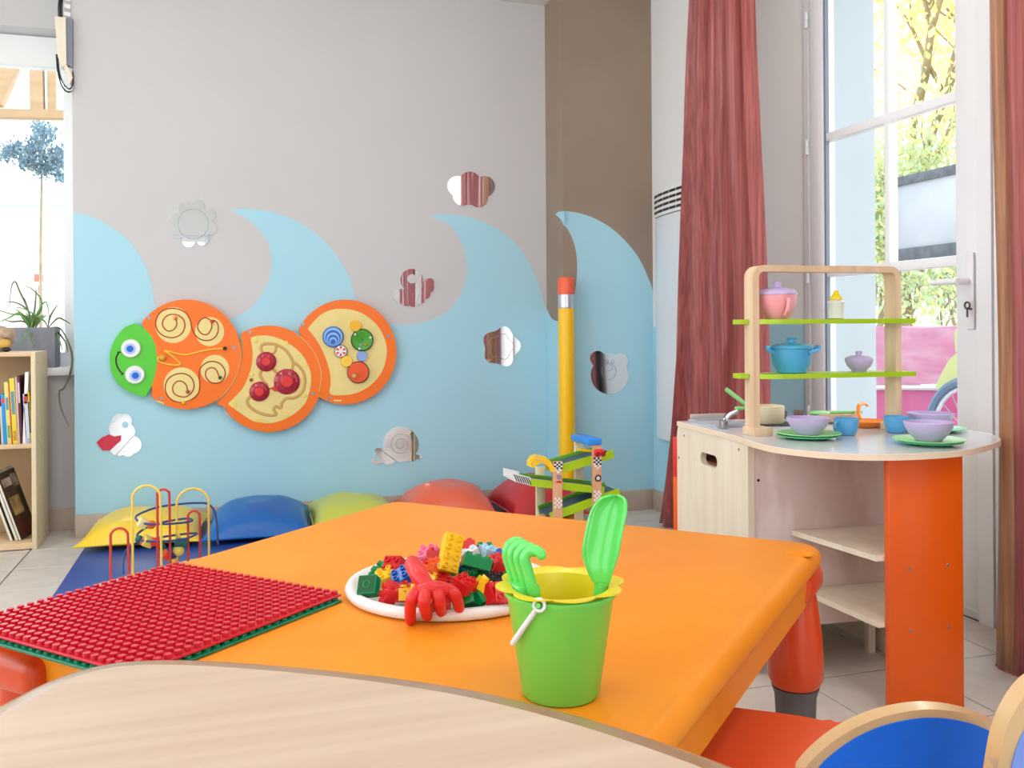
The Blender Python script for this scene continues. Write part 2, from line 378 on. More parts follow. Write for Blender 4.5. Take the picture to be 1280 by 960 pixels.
# ---- glass doors
def glass_door(n, y0, y1, detail):
    fr = NB(); d = .03
    bx(fr, XD-d, XD+.05, y0, y0+.026, 0, DTOP); bx(fr, XD-d, XD+.05, y1-.03, y1, 0, DTOP); bx(fr, XD-d, XD+.05, y0+.026, y1-.03, DTOP-.05, DTOP); bx(fr, XD-.01, XD+.049, y0+.026, y1-.03, -.002, .022)
    door = struct('door_%d' % n, fr, WHITEL)
    a, c = y0+.028, y1-.034
    g0, g1 = y0+.112, y1-.113
    ym = (onx(1114, 300, XD).y-2.2)+y0
    lf = NB(); 
    for p, q in ((a, g0), (g1, c)): bx(lf, XD-.026, XD+.03, p, q, .03, DTOP-.055, .004)
    for z0, z1 in ((.03, .46), (DTOP-.15, DTOP-.055)): bx(lf, XD-.02, XD+.028, g0, g1, z0, z1)
    o = finish('door_leaf', lf, WHITEL); o.parent = door
    mu = NB()
    for zc in (1.1, 1.614): bx(mu, XD-.018, XD+.02, g0, g1, zc-.016, zc+.016, .003)
    bx(mu, XD-.017, XD+.019, ym-.013, ym+.013, .46, DTOP-.15, .003)
    o = finish('muntin', mu, WHITEL); o.parent = door
    zs = [.46, 1.1, 1.614, DTOP-.15]; yy = [g0, ym, g1]
    for i in range(3):
        for j in range(2):
            p = NB(); bx(p, XD-.003, XD+.003, yy[j]-.002, yy[j+1]+.002, zs[i]-.002, zs[i+1]+.002); o = finish('pane', p, GLASS); o.parent = door
    gk = NB()
    bx(gk, XD-.02, XD-.004, g1-.012, g1-.003, .46, DTOP-.15)
    o = finish('gasket', gk, M('grey_gasket', (120, 130, 146), .6)); o.parent = door
    if detail:
        for py in (28, 186, 345, 515):
            z = onx(1015, py, XD).z
            h = NB(); lathe(h, [(0, -.03), (.008, -.03), (.008, -.002), (.006, 0), (.008, .002), (.008, .03), (0, .03)], 10, (XD-.036, y1-.03, z)); o = finish('hinge', h, WHITEL); o.parent = door
        hc = onx(1213, 352, XD-.03)
        pl = NB(); zt, zb2 = onx(1212, 316, XD-.03).z, onx(1214, 412, XD-.03).z
        bx(pl, XD-.036, XD-.026, hc.y-.017, hc.y+.015, zb2, zt, .004); hp = finish('handle_plate', pl, WHITEL); hp.parent = door
        hd = NB(); tip = onx(1163, 350.5, XD-.085)
        tube(hd, [(XD-.03, hc.y, hc.z), (XD-.07, hc.y, hc.z), (XD-.08, hc.y+.008, hc.z)], .009, 10)
        tube(hd, [(XD-.08, hc.y-.004, hc.z), (XD-.082, (hc.y+tip.y)/2, hc.z+.001), (XD-.082, tip.y, hc.z)], [.011, .0095, .0085], 10)
        o = finish('door_handle', hd, WHITEL); o.parent = door
        ky = NB(); k = onx(1213, 385, XD-.04); ring = [(k.x-.012, k.y+.010*cos(t), k.z+.008+.010*sin(t)) for t in [2*PI*i/14 for i in range(14)]]
        tube(ky, ring, .003, 6, closed=True); tube(ky, [(k.x+.004, k.y, k.z-.003), (k.x-.012, k.y, k.z-.003), (k.x-.012, k.y, k.z-.028)], .0032, 6); o = finish('key', ky, M('dark_steel', (86, 84, 88), .35, metal=1)); o.parent = door
    return door
glass_door(1, DY0, DY1, True)
d2 = glass_door(2, -1.42, -.53, False)
glass_door(3, DW0, DY0, False)
# ------------------------------------------------------------------ radiator beyond the column
t = thing('radiator', 'white bow-fronted wall radiator with slotted top grille beside the wine red curtain', 'radiator', (XR-.005, 3.6, .37))
def rad_x(y): u = (y-4.06)/(-.7); return .012+.052*(1-(2*min(max(u, 0), 1)-1)**2)**.6
ys = [4.06-.7*i/16 for i in range(17)]
pts = [Vector((XR-.004, 4.06, .37))]+[Vector((XR-.004-rad_x(y), y, .37)) for y in ys]+[Vector((XR-.004, 3.36, .37))]
b = NB(); extr(b, pts, (0, 0, 1.05)); part('panel', b, M('radiator_white', (226, 232, 238), .35), t, True)
b = NB(); extr(b, [p+Vector((0, 0, 1.055)) for p in pts], (0, 0, .125)); part('grille', b, M('radiator_grille', (236, 236, 236), .4), t, True)
for r in range(4):
    for i in range(8):
        y0 = 4.035-.074*i; y1 = y0-.066
        b = NB(); q = [Vector((XR-.0055-rad_x(y), y, 1.44+.026*r)) for y in (y0, (y0*2+y1)/3, (y0+2*y1)/3, y1)]
        extr(b, q+[v+Vector((0, 0, .012)) for v in q[::-1]], (.004, 0, 0)); part('slot', b, BLACK, t, True)
# ------------------------------------------------------------------ curtains: pleated cloth with thickness
def curtain(name, label, x, ends_top, ends_bot, z0, z1, folds, amp, mat, seed=0, split=None, group=None, amp_bot=1.4, side=1):
    rnd = random.Random(seed); ph = [rnd.uniform(-.5, .5) for _ in range(12)]
    nu, nv = folds*10, 26; g = []
    for j in range(nv+1):
        v = j/nv; z = z0+(z1-z0)*v; row = []
        e0 = ends_bot[0]+(ends_top[0]-ends_bot[0])*v**.8; e1 = ends_bot[1]+(ends_top[1]-ends_bot[1])*v**.8
        for i in range(nu+1):
            u = i/nu
            a = u*folds*2*PI+.5*sin(3*v+ph[0]*4)+.6*sin(u*7+ph[1]*6)
            k = amp*(amp_bot+(1-amp_bot)*v)*(1+.35*sin(u*11+ph[2]*5))
            dx = k*sin(a)+.3*k*sin(2.3*a+2*v+ph[3])
            row.append((x+dx+.012*sin(5*v+ph[4]*3), e0+(e1-e0)*u+.25*k*cos(a), z+(.012*sin(a*.5) if j == 0 else 0)))
        g.append(row)
    t = thing(name, label, 'curtain', (x, (ends_bot[0]+ends_bot[1])/2, z0), group=group)
    def panel(i0, i1, m, nm, lb=None):
        b = NB(); vs = [[b.verts.new(g[j][i]) for i in range(i0, i1+1)] for j in range(nv+1)]
        for j in range(nv):
            for i in range(i1-i0): b.faces.new((vs[j][i], vs[j][i+1], vs[j+1][i+1], vs[j+1][i]))
        o = part(nm, b, m, t, True, lb, ang=80)
        md = o.modifiers.new('cloth', 'SOLIDIFY'); md.thickness = .003; md.offset = 0
    if split is None: panel(0, nu, mat, 'cloth')
    else:
        k = int(nu*split); panel(0, k, mat[0], 'cloth', 'wine red striped cloth'); panel(k, nu, mat[1], 'cloth', 'bronze striped cloth')
    h = NB(); pt = [Vector(p) for p in g[0]]; tube(h, pt, .004, 6); part('hem', h, mat if split is None else mat[0], t, True)
    return t
curtain('curtain', 'wine red striped curtain hanging left of the glass door behind the play kitchen', 1.868, (3.42, 2.985), (3.77, 2.875), .012, 2.42, 6, .024, CURT, 3)
curtain('curtain', 'right-hand curtain, bronze beside the glass door and wine red at the frame edge', 1.925, (1.15, 1.925), (1.15, 1.935), .012, 2.42, 6, .03, (CURT, CURTB), 5, split=.918, amp_bot=1.1)
curtain('curtain', 'wine red striped curtain on the near side of the second glass door', 1.925, (-.62, -.1), (-.62, -.1), .012, 2.42, 4, .03, CURT, 9, group='curtains behind the viewer')
curtain('curtain', 'wine red striped curtain on the far side of the second glass door', 1.925, (-1.9, -1.25), (-1.9, -1.25), .012, 2.42, 4, .03, CURT, 11, group='curtains behind the viewer')
b = NB(); tube(b, [(1.925, -2.1, 2.44), (1.9, 3.62, 2.44)], .012, 10); ball(b, (1.9, 3.62, 2.44), .02); ball(b, (1.925, -2.1, 2.44), .02)
for y in (3.55, 2.6, 1.0, -.5, -1.8): tube(b, [(1.925, y, 2.44), (XR, y, 2.44)], .006, 8)
single('curtain_rod', b, M('brushed_steel', (170, 170, 174), .3, metal=1), 'long steel curtain rod above the glass doors on the right wall', 'curtain rod')
# ------------------------------------------------------------------ bookshelf with books
SX, SY0, SY1, SH = -.762, 4.18, 4.44, .8137
SL = -1.5
t = thing('bookshelf', 'open pale wood bookcase left of the blue wall, magazines and books inside', 'bookcase', (SX-.37, SY1, 0))
def p(*a, **k):
    b = NB(); bx(b, *a, k.get('bev', .002)); return b
SW = M('shelf_pale_wood', (232, 214, 178), .45, (222, 202, 164), 3, (10, 10, 1), detail=6)
part('side_panel', p(SX-.018, SX, SY0, SY1, 0, SH), SW, t, True); part('side_panel', p(SL, SL+.018, SY0, SY1, 0, SH), SW, t, True)
SWH = M('shelf_pale_wood_flat', (236, 206, 168), .45, (226, 194, 154), 3, (1, 10, 10), detail=6)
part('top_panel', p(SL+.018, SX-.018, SY0, SY1, SH-.018, SH), SWH, t, True)
part('shelf', p(SL+.018, SX-.018, SY0+.002, SY1-.01, .418, .436), SWH, t, True)
part('bottom_panel', p(SL+.018, SX-.018, SY0+.002, SY1-.01, .004, .03), SWH, t, True)
part('back_panel', p(SL+.018, SX-.018, SY1-.008, SY1, .03, SH-.018), M('shelf_back', (196, 166, 126), .6), t, True)
for z in (.04, .44, .77):
    b = NB(); lathe(b, [(0, 0), (.004, .0), (.004, .0012), (0, .0012)], 10, (SX-.0002, SY0+.05, z), ax='X'); part('screw', b, SCREW, t, True)
def book(x, z, th, h, dep, lean, col, label, page=True, y=SY0+.02, cat='book', group=None, stripe=None):
    r = thing('book' if cat == 'book' else 'magazine', label, cat, (x, y, z), group=group, rot=(0, math.radians(lean), 0))
    c = M('cover_%d_%d_%d' % col, col, .4)
    b = NB(); bx(b, 0, th, 0, .004, 0, h, .001); part('spine', b, c, r)
    b = NB(); bx(b, 0, .0022, .004, dep, 0, h); bx(b, th-.0022, th, .004, dep, 0, h); part('cover', b, c, r)
    b = NB(); bx(b, .0022, th-.0022, .004, dep-.004, .003, h-.003); part('pages', b, M('paper', (236, 230, 214), .8), r)
    if stripe:
        for z0, z1, sc in stripe:
            b = NB(); bx(b, th*.18, th*.82, -.0006, .001, h*z0, h*z1); part('spine_print', b, M('cover_%d_%d_%d' % sc, sc, .45), r)
    return r
sz = .4362
def bxp(px): return ony(px, 550, SY0+.02).x
BK = [(-3.5, .010, .245, 4, (150, 120, 176), 'lilac thin picture book, leftmost on the middle shelf of the bookcase', None),
      (1.6, .008, .20, 4, (212, 202, 190), 'thin cream booklet second from left on the bookcase shelf', None),
      (4.2, .016, .25, 5, (36, 146, 214), 'bright blue book leaning on the bookcase shelf', [(.82, .92, (240, 70, 60))]),
      (9.4, .015, .30, 5, (226, 214, 120), 'pale yellow-green book between the blue and the orange-spined books', [(.1, .3, (120, 170, 90)), (.55, .75, (90, 150, 170))]),
      (14.2, .005, .29, 5, (206, 88, 30), 'thin orange-red spine beside the tall yellow book', None),
      (16.2, .018, .315, 5, (238, 208, 60), 'tall yellow book with blue lettering bands on its spine', [(.45, .8, (90, 150, 170)), (.05, .2, (190, 150, 40))]),
      (22.4, .008, .32, 4, (206, 180, 176), 'pale pink thin book right of the tall yellow book', None),
      (25.0, .010, .325, 4, (92, 36, 48), 'dark wine-red thin book near the right of the bookcase shelf', [(.6, .9, (220, 200, 200))]),
      (28.2, .013, .34, -2, (240, 240, 240), 'tall white-edged book, tallest on the bookcase shelf', None)]
for px, th, h, ln, col, lb, st in BK: book(bxp(px), sz, th, h-.045, .17, -ln*.55 if ln > 0 else -ln, col, lb, stripe=st)
book(bxp(29.5)+.008, sz, .020, .205, .15, -3, (176, 182, 206), 'short grey-lilac book at the right end of the bookcase shelf', stripe=[(.1, .8, (206, 208, 222)), (.84, .95, (200, 60, 60))])
book(bxp(35.6)+.006, sz, .008, .215, .15, -3, (226, 196, 40), 'short yellow thin book against the right side of the bookcase', stripe=[(.2, .8, (60, 60, 50))])
# large brown album behind the short books
r = thing('album', 'brown picture album leaning at the back right of the bookcase shelf', 'book', (bxp(25), SY0+.19, sz), rot=(0, math.radians(2), 0))
b = NB(); bx(b, 0, .02, 0, .008, 0, .29, .002); bx(b, -.0, .05, .0, .006, 0, .285); part('cover', b, M('album_brown', (120, 82, 66), .5, (70, 50, 46), 14), r)
# bottom shelf magazines leaning to the left
def magazine(x, z, lean, yaw, w, h, th, label, prints, base):
    r = thing('magazine', label, 'magazine', (x, SY0+.05, z), rot=(Matrix.Rotation(math.radians(lean), 3, 'Y') @ Matrix.Rotation(math.radians(yaw), 3, 'Z')).to_euler())
    b = NB(); bx(b, 0, w, 0, th, 0, h, .001); part('pages', b, M('paper', (236, 230, 214), .8), r)
    b = NB(); bx(b, 0, w, -.0012, .0, 0, h); part('cover', b, M('mag_%d_%d_%d' % base, base, .3, tuple(int(c*.6) for c in base), 18), r)
    for x0, x1, z0, z1, c in prints:
        b = NB(); bx(b, w*x0, w*x1, -.0018, -.001, h*z0, h*z1); part('cover_print', b, M('mag_%d_%d_%d' % c, c, .3, tuple(int(k*.55) for k in c), 22), r)
    return r
magazine(ony(26.5, 687, SY0+.05).x, .034, -18, 66, .11, .29, .010, 'magazine with brown and dark red cover, front of the leaning bottom shelf pile', [(.1, .6, .78, .9, (196, 176, 166)), (.64, .95, .74, .93, (150, 140, 136)), (.15, .75, .35, .62, (176, 146, 90)), (.1, .7, .05, .3, (96, 26, 24)), (.72, .98, .35, .7, (36, 30, 30))], (70, 50, 46))
magazine(ony(22.5, 687, SY0+.05).x, .034, -18, 66, .12, .30, .012, 'pale grey-green magazine edge on in the leaning pile on the bottom shelf', [(.1, .9, .55, .9, (170, 186, 200))], (190, 188, 170))
magazine(ony(16, 687, SY0+.05).x, .034, -18, 66, .12, .28, .012, 'dark magazine at the left of the leaning pile on the bottom shelf', [(.1, .9, .6, .9, (150, 140, 130))], (50, 40, 40))
# planter and spider plant on the sill
c = ony(36, 430, 4.60)
pl = thing('planter', 'grey rectangular planter box with a trailing spider plant on the window sill', 'planter', (c.x, 4.60, .7352))
x0, x1 = ony(6, 430, 4.52).x, ony(68.5, 430, 4.52).x
zt = ony(68, 409, 4.52).z
b = NB(); y0, y1 = 4.52, 4.66
for q in ((x0+.012, x1-.012, y0, y0+.012, .7352, zt), (x0+.012, x1-.012, y1-.012, y1, .7352, zt), (x0, x0+.012, y0, y1, .7352, zt), (x1-.012, x1, y0, y1, .7352, zt), (x0+.012, x1-.012, y0+.012, y1-.012, .7352, .75)): bx(b, *q)
part('box', b, M('planter_grey', (138, 142, 152), .6, (126, 130, 140), 8, (4, 4, 1)), pl, True)
b = NB(); bx(b, x0+.012, x1-.012, y0+.012, y1-.012, .75, zt-.02); part('soil', b, M('soil', (70, 56, 44), .95, bump=.5, scale=60), pl, True)
LEAF = M('spider_leaf', (120, 168, 90), .5, (92, 140, 70), 9); LEAFD = M('dry_leaf', (124, 124, 92), .6, (96, 100, 70), 9)
def blade(pts, w, m, nm='leaf', par=pl):
    P = smooth(pts, 5); b = NB(); prev = None; n = len(P)
    for i, q in enumerate(P):
        k = w*min(1, .35+2.2*(i/n))*(1-(i/n)**2.5*.85)
        T = (P[min(i+1, n-1)]-P[max(i-1, 0)]).normalized(); S = T.cross(Vector((.25, 1, .15))); S = S.normalized() if S.length > .05 else Vector((1, 0, 0))
        row = [b.verts.new(q-S*k), b.verts.new(q+Vector((0, .25*k, 0))), b.verts.new(q+S*k)]
        if prev:
            b.faces.new((prev[0], prev[1], row[1], row[0])); b.faces.new((prev[1], prev[2], row[2], row[1]))
        prev = row
    o = part(nm, b, m, par, True, ang=80); md = o.modifiers.new('thick', 'SOLIDIFY'); md.thickness = .0012
    return o
def pp(px, py, y): return ony(px, py, y)
r1 = (40, 412); r2 = (60, 410)
LV = [(r1, (34, 385), (25, 365), (19, 352), (14, 360), (12, 385)), (r1, (36, 390), (22, 379), (6, 377)), (r1, (44, 380), (45, 362)), (r1, (50, 385), (58, 378), (62, 398)),
      (r1, (28, 395), (12, 392), (-6, 386)), (r1, (25, 392), (12, 397), (-4, 404)), (r1, (30, 402), (14, 402), (4, 399)), (r2, (62, 398), (67, 388), (73, 380)), (r2, (72, 398), (80, 400), (88, 405)),
      (r2, (66, 412), (74, 424), (78, 438)), (r2, (72, 415), (82, 428), (85, 440)), (r2, (74, 410), (84, 425), (90, 445), (88, 465), (80, 485), (74, 490), (76, 510), (86, 533)),
      (r1, (38, 398), (33, 380), (30, 372)), (r1, (42, 395), (38, 420), (44, 433)), (r1, (36, 405), (31, 420), (24, 434)), (r1, (47, 395), (52, 386), (50, 372), (38, 360), (26, 356)), (r1, (43, 402), (40, 415), (38, 424)), (r2, (56, 402), (48, 396), (30, 386), (18, 384))]
for i, l in enumerate(LV):
    y = 4.585+.02*math.sin(i*2.1); P = [pp(px, py, y - (.09 if k > 1 and i in (9, 10, 11, 14, 13) else .0)*min(1, k/2)) for k, (px, py) in enumerate(l)]
    blade(P, .0048, LEAF if i not in (0, 1, 2, 6, 7, 8, 10, 11) else LEAFD)
for i in range(14):
    a = random.uniform(0, 2*PI); q = pp(40+random.uniform(-4, 5), 411, 4.59); h = random.uniform(.05, .09)
    blade([q, q+Vector((.3*h*cos(a), .3*h*sin(a), .6*h)), q+Vector((.75*h*cos(a), .75*h*sin(a), h))], .0055, LEAF)
# plush toy on the bookcase
c = ony(4, 437, SY0+.09); c.z = SH
t = thing('plush_toy', 'small tan and yellow plush animal sitting on the bookcase top', 'plush toy', c)
FUR = M('plush_tan', (196, 172, 146), .95, (170, 146, 120), 40, bump=.8); b = NB(); ball(b, (-.01, 0, .055), .05, sc=(1, .8, 1.1)); part('body', b, FUR, t)
b = NB(); ball(b, (.022, -.03, .078), .03, sc=(1.1, .9, .8)); ball(b, (.04, -.03, .09), .012); part('head', b, FUR, t)
b = NB(); ball(b, (.012, -.04, .035), .022, sc=(1.2, .8, .9)); part('leg', b, M('plush_yellow', (214, 176, 90), .95, bump=.6, scale=60), t)
b = NB(); ball(b, (.02, -.045, .0105), .0135, sc=(1.4, 1, .75)); part('foot', b, BLACK, t)
# cable box on the wall end
t = thing('cable_box', 'cream and grey cable box with looping black cables at the upper left wall edge', 'cable box', ony(80, 60, YB-.05))
q = lambda px, py, y=YB-.03: ony(px, py, y)
b = NB(); extr(b, [q(68, 20), q(82, 22), q(83, 80), q(77, 84), q(72, 70)], (0, .06, 0)); part('cover', b, M('cream_plastic', (232, 220, 200), .5), t, True)
b = NB(); extr(b, [q(82, 22, YB-.025), q(90.5, 23, YB-.025), q(90.5, 84, YB-.025), q(83, 80, YB-.025)], (0, .05, 0)); part('body', b, M('slate_plastic', (120, 124, 140), .5), t, True)
b = NB(); extr(b, [q(79, 82, YB-.026), q(83, 80, YB-.026), q(91, 97, YB-.026), q(87, 105, YB-.026)], (0, .04, 0)); part('spout', b, M('cream_plastic', (232, 220, 200), .5), t, True)
for dx, dy in ((0, 0), (2, 2.5), (-1.5, 4)):
    b = NB(); tube(b, smooth([q(72+dx, 68, YB-.02), q(74+dx, 90, YB-.022), q(79+dx, 104+dy, YB-.025), q(86+dx*.5, 111+dy, YB-.026), q(91, 106+dy, YB-.02), q(90.5, 88, YB-.015)], 5), .0035, 7); part('cable', b, BLACK if dx != 2 else M('pale_cable', (206, 226, 226), .4), t, True)
for px in (75, 78): b = NB(); tube(b, smooth([q(px+2, -14, YB-.01), q(px-1, 4, YB-.02), q(px-1, 22, YB-.012)], 5), .005, 7); part('cable', b, BLACK, t, True)
b = NB()
for py in (-6, 4, 14): extr(b, [q(80, py, YB-.012), q(88, py+2, YB-.012), q(88, py+7, YB-.012), q(80, py+5, YB-.012)], (0, .012, 0))
part('clip', b, WHITEP, t, True)
# ------------------------------------------------------------------ caterpillar activity boards on the back wall
YF = YB-.034                                           # front face of the boards
def C(px, py, d=0): return ony(px, py, YF-d)
def circ(cx, cy, rx, ry=None, a0=0, a1=360, n=48):
    ry = ry or rx; return [(cx+rx*cos(math.radians(a0+(a1-a0)*i/n)), cy+ry*sin(math.radians(a0+(a1-a0)*i/n))) for i in range(n+(0 if a1-a0 == 360 else 1))]
def plate(b, px, d0, th): extr(b, [C(x, y, d0) for x, y in px], (0, th, 0))
def disc(name, parent, cx, cy, r, d, th, m, lb=None, n=24):
    c = C(cx, cy, d); R = r*(YB/1144.2)*1.0; b = NB(); lathe(b, [(0, -th), (R*.93, -th), (R, -th*.7), (R, 0), (0, 0)], n, c, ax='Y'); return part(name, b, m, parent, True, lb)
def line(name, parent, px, d, r, m, k=5):
    b = NB(); tube(b, smooth([C(x, y, d) for x, y in px], k), r, 6); return part(name, b, m, parent, True)
def spiral(cx, cy, r0, r1, a0, turns, n=40, sy=1): return [(cx+(r0+(r1-r0)*i/n)*cos(math.radians(a0)+2*PI*turns*i/n), cy+sy*(r0+(r1-r0)*i/n)*sin(math.radians(a0)+2*PI*turns*i/n)) for i in range(n+1)]
TH_B = .026
cat_lab = 'caterpillar-shaped wall activity board of three round orange panels on the blue wall'
# 1: head panel
t1 = thing('activity_panel', 'round orange caterpillar head panel with green smiling face and four spirals, leftmost of three', 'wall toy', C(233, 443), group=None)
b = NB(); full = circ(233, 443, 68.5, 68.5, -144.7, 129, 60); headarc = [(182, 496), (190, 482), (195, 464), (196.5, 450), (195, 434), (189.5, 420), (180, 410), (168, 404)]
plate(b, full+headarc[1:-1], 0, TH_B); part('panel', b, CATOR, t1, True)
b = NB(); lf = [(168, 404), (155, 410), (145, 422), (138.5, 437), (137, 452), (140, 467), (148, 480), (160, 489), (171, 494), (182, 496)]
plate(b, densify(lf, 3)+[(190, 482), (195, 464), (196.5, 450), (195, 434), (189.5, 420), (180, 410)], 0, TH_B); part('face', b, CATGR, t1, True)
for ex, ey, pxx, pyy in ((163.8, 435.5, 162.5, 436), (168.8, 468.3, 169.2, 469.5)):
    e = disc('eye', t1, ex, ey, 10.5, 0, .012, WHITEP)
    for rr, m, dd in ((6.2, M('pale_blue_ring', (170, 200, 240), .4), .0125), (3.8, M('pupil_blue', (10, 100, 214), .35), .0135)):
        b = NB(); c = C(pxx, pyy, dd); R = rr*YB/1144; lathe(b, [(0, -.001), (R, -.001), (R, 0), (0, 0)], 20, c, ax='Y'); o = part('pupil', b, m, e, True, gp=t1)
line('mouth', t1, [(149, 440), (145.5, 446), (145, 452), (147, 459), (150.5, 464.5), (153.5, 467.5)], .0005, .0032, BLACK)
line('mouth', t1, [(146.5, 440), (151.5, 440.5)], .0005, .0026, BLACK); line('mouth', t1, [(151.5, 469), (154.5, 466)], .0005, .0026, BLACK)
for cx, cy, r in ((216.6, 406.3, 22.5), (262, 414.5, 18.2), (227, 481.7, 22.5), (268.6, 461.5, 18)):
    b = NB(); plate(b, circ(cx, cy, r, n=40), .001, .003); part('inlay', b, CREAM, t1, True)
line('groove', t1, [(219, 398), (221, 404), (218, 411), (211, 414), (205, 410), (203, 404), (206, 397), (213, 393), (222, 394), (229, 399), (231, 408), (227, 417), (217, 422), (205, 420), (197, 413), (194.5, 403), (199, 392), (209, 386), (221, 386), (232, 391), (238, 401), (240, 411), (245, 420), (253, 425), (263, 425), (270, 420), (273, 411), (271, 403), (266, 400)], .0012, .0026, BROWNL)
line('groove', t1, [(265, 402), (264, 411), (259, 418), (252, 417), (247, 410), (249, 402), (256, 397), (263, 400)], .0012, .0026, BROWNL)
line('groove', t1, [(234.5, 490), (233, 482), (228, 477), (221, 477), (216, 483), (217, 491), (223, 495), (232, 496), (240, 490), (242.5, 481), (239, 472), (230, 467), (219, 468), (210, 474), (206.5, 484), (209, 494), (217, 501), (228, 503), (240, 499), (248, 491), (249.5, 480), (249, 465), (253, 457), (262, 452), (272, 453), (279, 459), (281.5, 467), (278, 476), (270, 479), (262, 477), (257, 470), (258, 463), (264, 459.5), (270, 462), (274, 471)], .0012, .0026, BROWNL)
for cx, cy, m, lb in ((219, 397.5, PORNG, 'yellow-orange bead'), (265, 402, PRED, 'red bead'), (234.5, 489.5, M('brown_bead', (176, 84, 60), .4), 'brown bead'), (275, 472, M('olive_bead', (70, 80, 40), .4), 'dark green bead'), (229.5, 503.2, BRK['yellow'], 'yellow bead'), (281, 435.5, BLACK, 'black bead')):
    b = NB(); ball(b, C(cx, cy, .008), .0085); part('bead', b, m, t1, True, lb)
STR = M('yellow_string', (250, 206, 60), .7)
line('string', t1, [(280, 435.7), (262, 437), (244, 441), (232, 443.5), (222, 442), (212, 439.5), (205, 438)], .004, .0034, STR)
line('string', t1, [(205, 438.5), (214, 444), (222, 451), (225.5, 455), (220, 456.5), (208, 455), (199, 451.5), (197.5, 447), (203, 443.5)], .007, .0034, STR)
b = NB(); ball(b, C(203, 447, .01), .014, sc=(1.2, .9, 1)); part('knob', b, M('amber_knob', (232, 168, 40), .4), t1, True)
for sx, sy in ((186.5, 397), (292.5, 434), (201.5, 498)): disc('screw', t1, sx, sy, 2.1, 0, .003, SCREW, n=10)
b = NB(); plate(b, [(194, 500), (204, 503), (205, 505), (195, 502)], .0008, .001); part('sticker', b, CREAM, t1, True)
# 2: maze panel
t2 = thing('activity_panel', 'round orange panel with tan maze grooves and three clear red domes, middle of three', 'wall toy', C(337, 474))
arcA = [(301.5, 416), (303, 430), (303, 445), (300, 460), (294, 476), (285, 490), (270, 504)]
arc2 = circ(336, 473.5, 66.5, 66.5, 153, -121, 56)
b = NB(); plate(b, [(270.5, 504.5)]+[q for q in arc2 if not (q[0] < 301 and q[1] < 430)][1:]+arcA[:-1], .001, TH_B); part('panel', b, CATOR, t2, True)
lens = [(313.4, 423), (318, 420.5), (331, 419.3), (346, 422), (362, 430), (376, 441.5), (385, 456), (389, 471), (387.5, 487), (382, 503), (372, 514), (360, 522), (346, 527.5), (333, 529), (317, 526.5), (303, 518), (293, 511), (285.5, 505), (292, 498), (303, 486), (310, 472), (315, 455), (316, 440)]
b = NB(); plate(b, densify(lens, 3), .0025, .003); part('inlay', b, CREAM, t2, True)
mz = [[(328, 441), (326, 436), (328, 431), (335, 429.5), (345, 431), (355, 436), (362, 444), (366, 453), (364.5, 462), (358, 468)], [(337, 445), (343, 440), (345, 433)], [(340, 460), (346, 466), (352, 470)], [(327, 462), (325, 468), (329, 476), (335, 482)],
      [(366, 453), (374, 458), (380, 468), (381, 480), (377, 491), (368, 497), (358, 498), (352, 504), (351, 510), (345, 508), (342, 512), (345, 518), (336, 519), (324, 516), (314, 510), (309, 503), (312, 496), (320, 491)]]
for l in mz:
    b = NB(); tube(b, smooth([C(x, y, .0028) for x, y in l], 5), .0024, 8, flat=3.0); part('groove', b, TAN, t2, True)
REDD = M('clear_red_dome', (206, 50, 76), .12, trans=.35, spec=.6)
for cx, cy, r in ((332.8, 452, 11.8), (358.6, 477, 15.5), (324.3, 489.3, 11.8)):
    c = C(cx, cy, .003); R = r*YB/1144; b = NB(); lathe(b, [(0, -.016), (R*.55, -.0155), (R*.85, -.011), (R, -.004), (R, 0), (0, 0)], 24, c, ax='Y'); o = part('dome', b, REDD, t2, True)
    b = NB(); R2 = R*.46; lathe(b, [(0, -.034), (R2*.8, -.034), (R2, -.030), (R2, -.012), (0, -.012)], 18, c, ax='Y'); part('knob', b, PRED, o, True, gp=t2)
line('groove', t2, [(336, 486), (345, 484), (352, 478), (358, 472), (362, 466)], .004, .003, BROWNL)
disc('knob', t2, 344, 485.5, 3.4, .003, .006, PRED, n=12)
for cx, cy in ((319, 425.5), (357.5, 428.5), (381.5, 455.5), (380, 494), (358, 517.5), (323, 525), (293, 506), (314, 467.5)): disc('stud', t2, cx, cy, 2.6, .003, .005, M('pale_yellow_stud', (240, 220, 100), .4), n=10)
disc('stud', t2, 314, 475, 2.2, .003, .005, BROWNL, n=10)
for sx, sy in ((312.5, 415.5), (391, 492), (280, 510)): disc('screw', t2, sx, sy, 2.1, .001, .003, SCREW, n=10)
b = NB(); plate(b, [(281, 515), (287.5, 521), (289, 523), (282, 517)], .0018, .001); part('sticker', b, CREAM, t2, True)
# seam line between panels 1 and 2
line('seam', t2, [(300.5, 418), (302, 432), (301.5, 446), (298.5, 461), (292, 477), (283, 490), (270, 503)], .0012, .0012, CREAM)
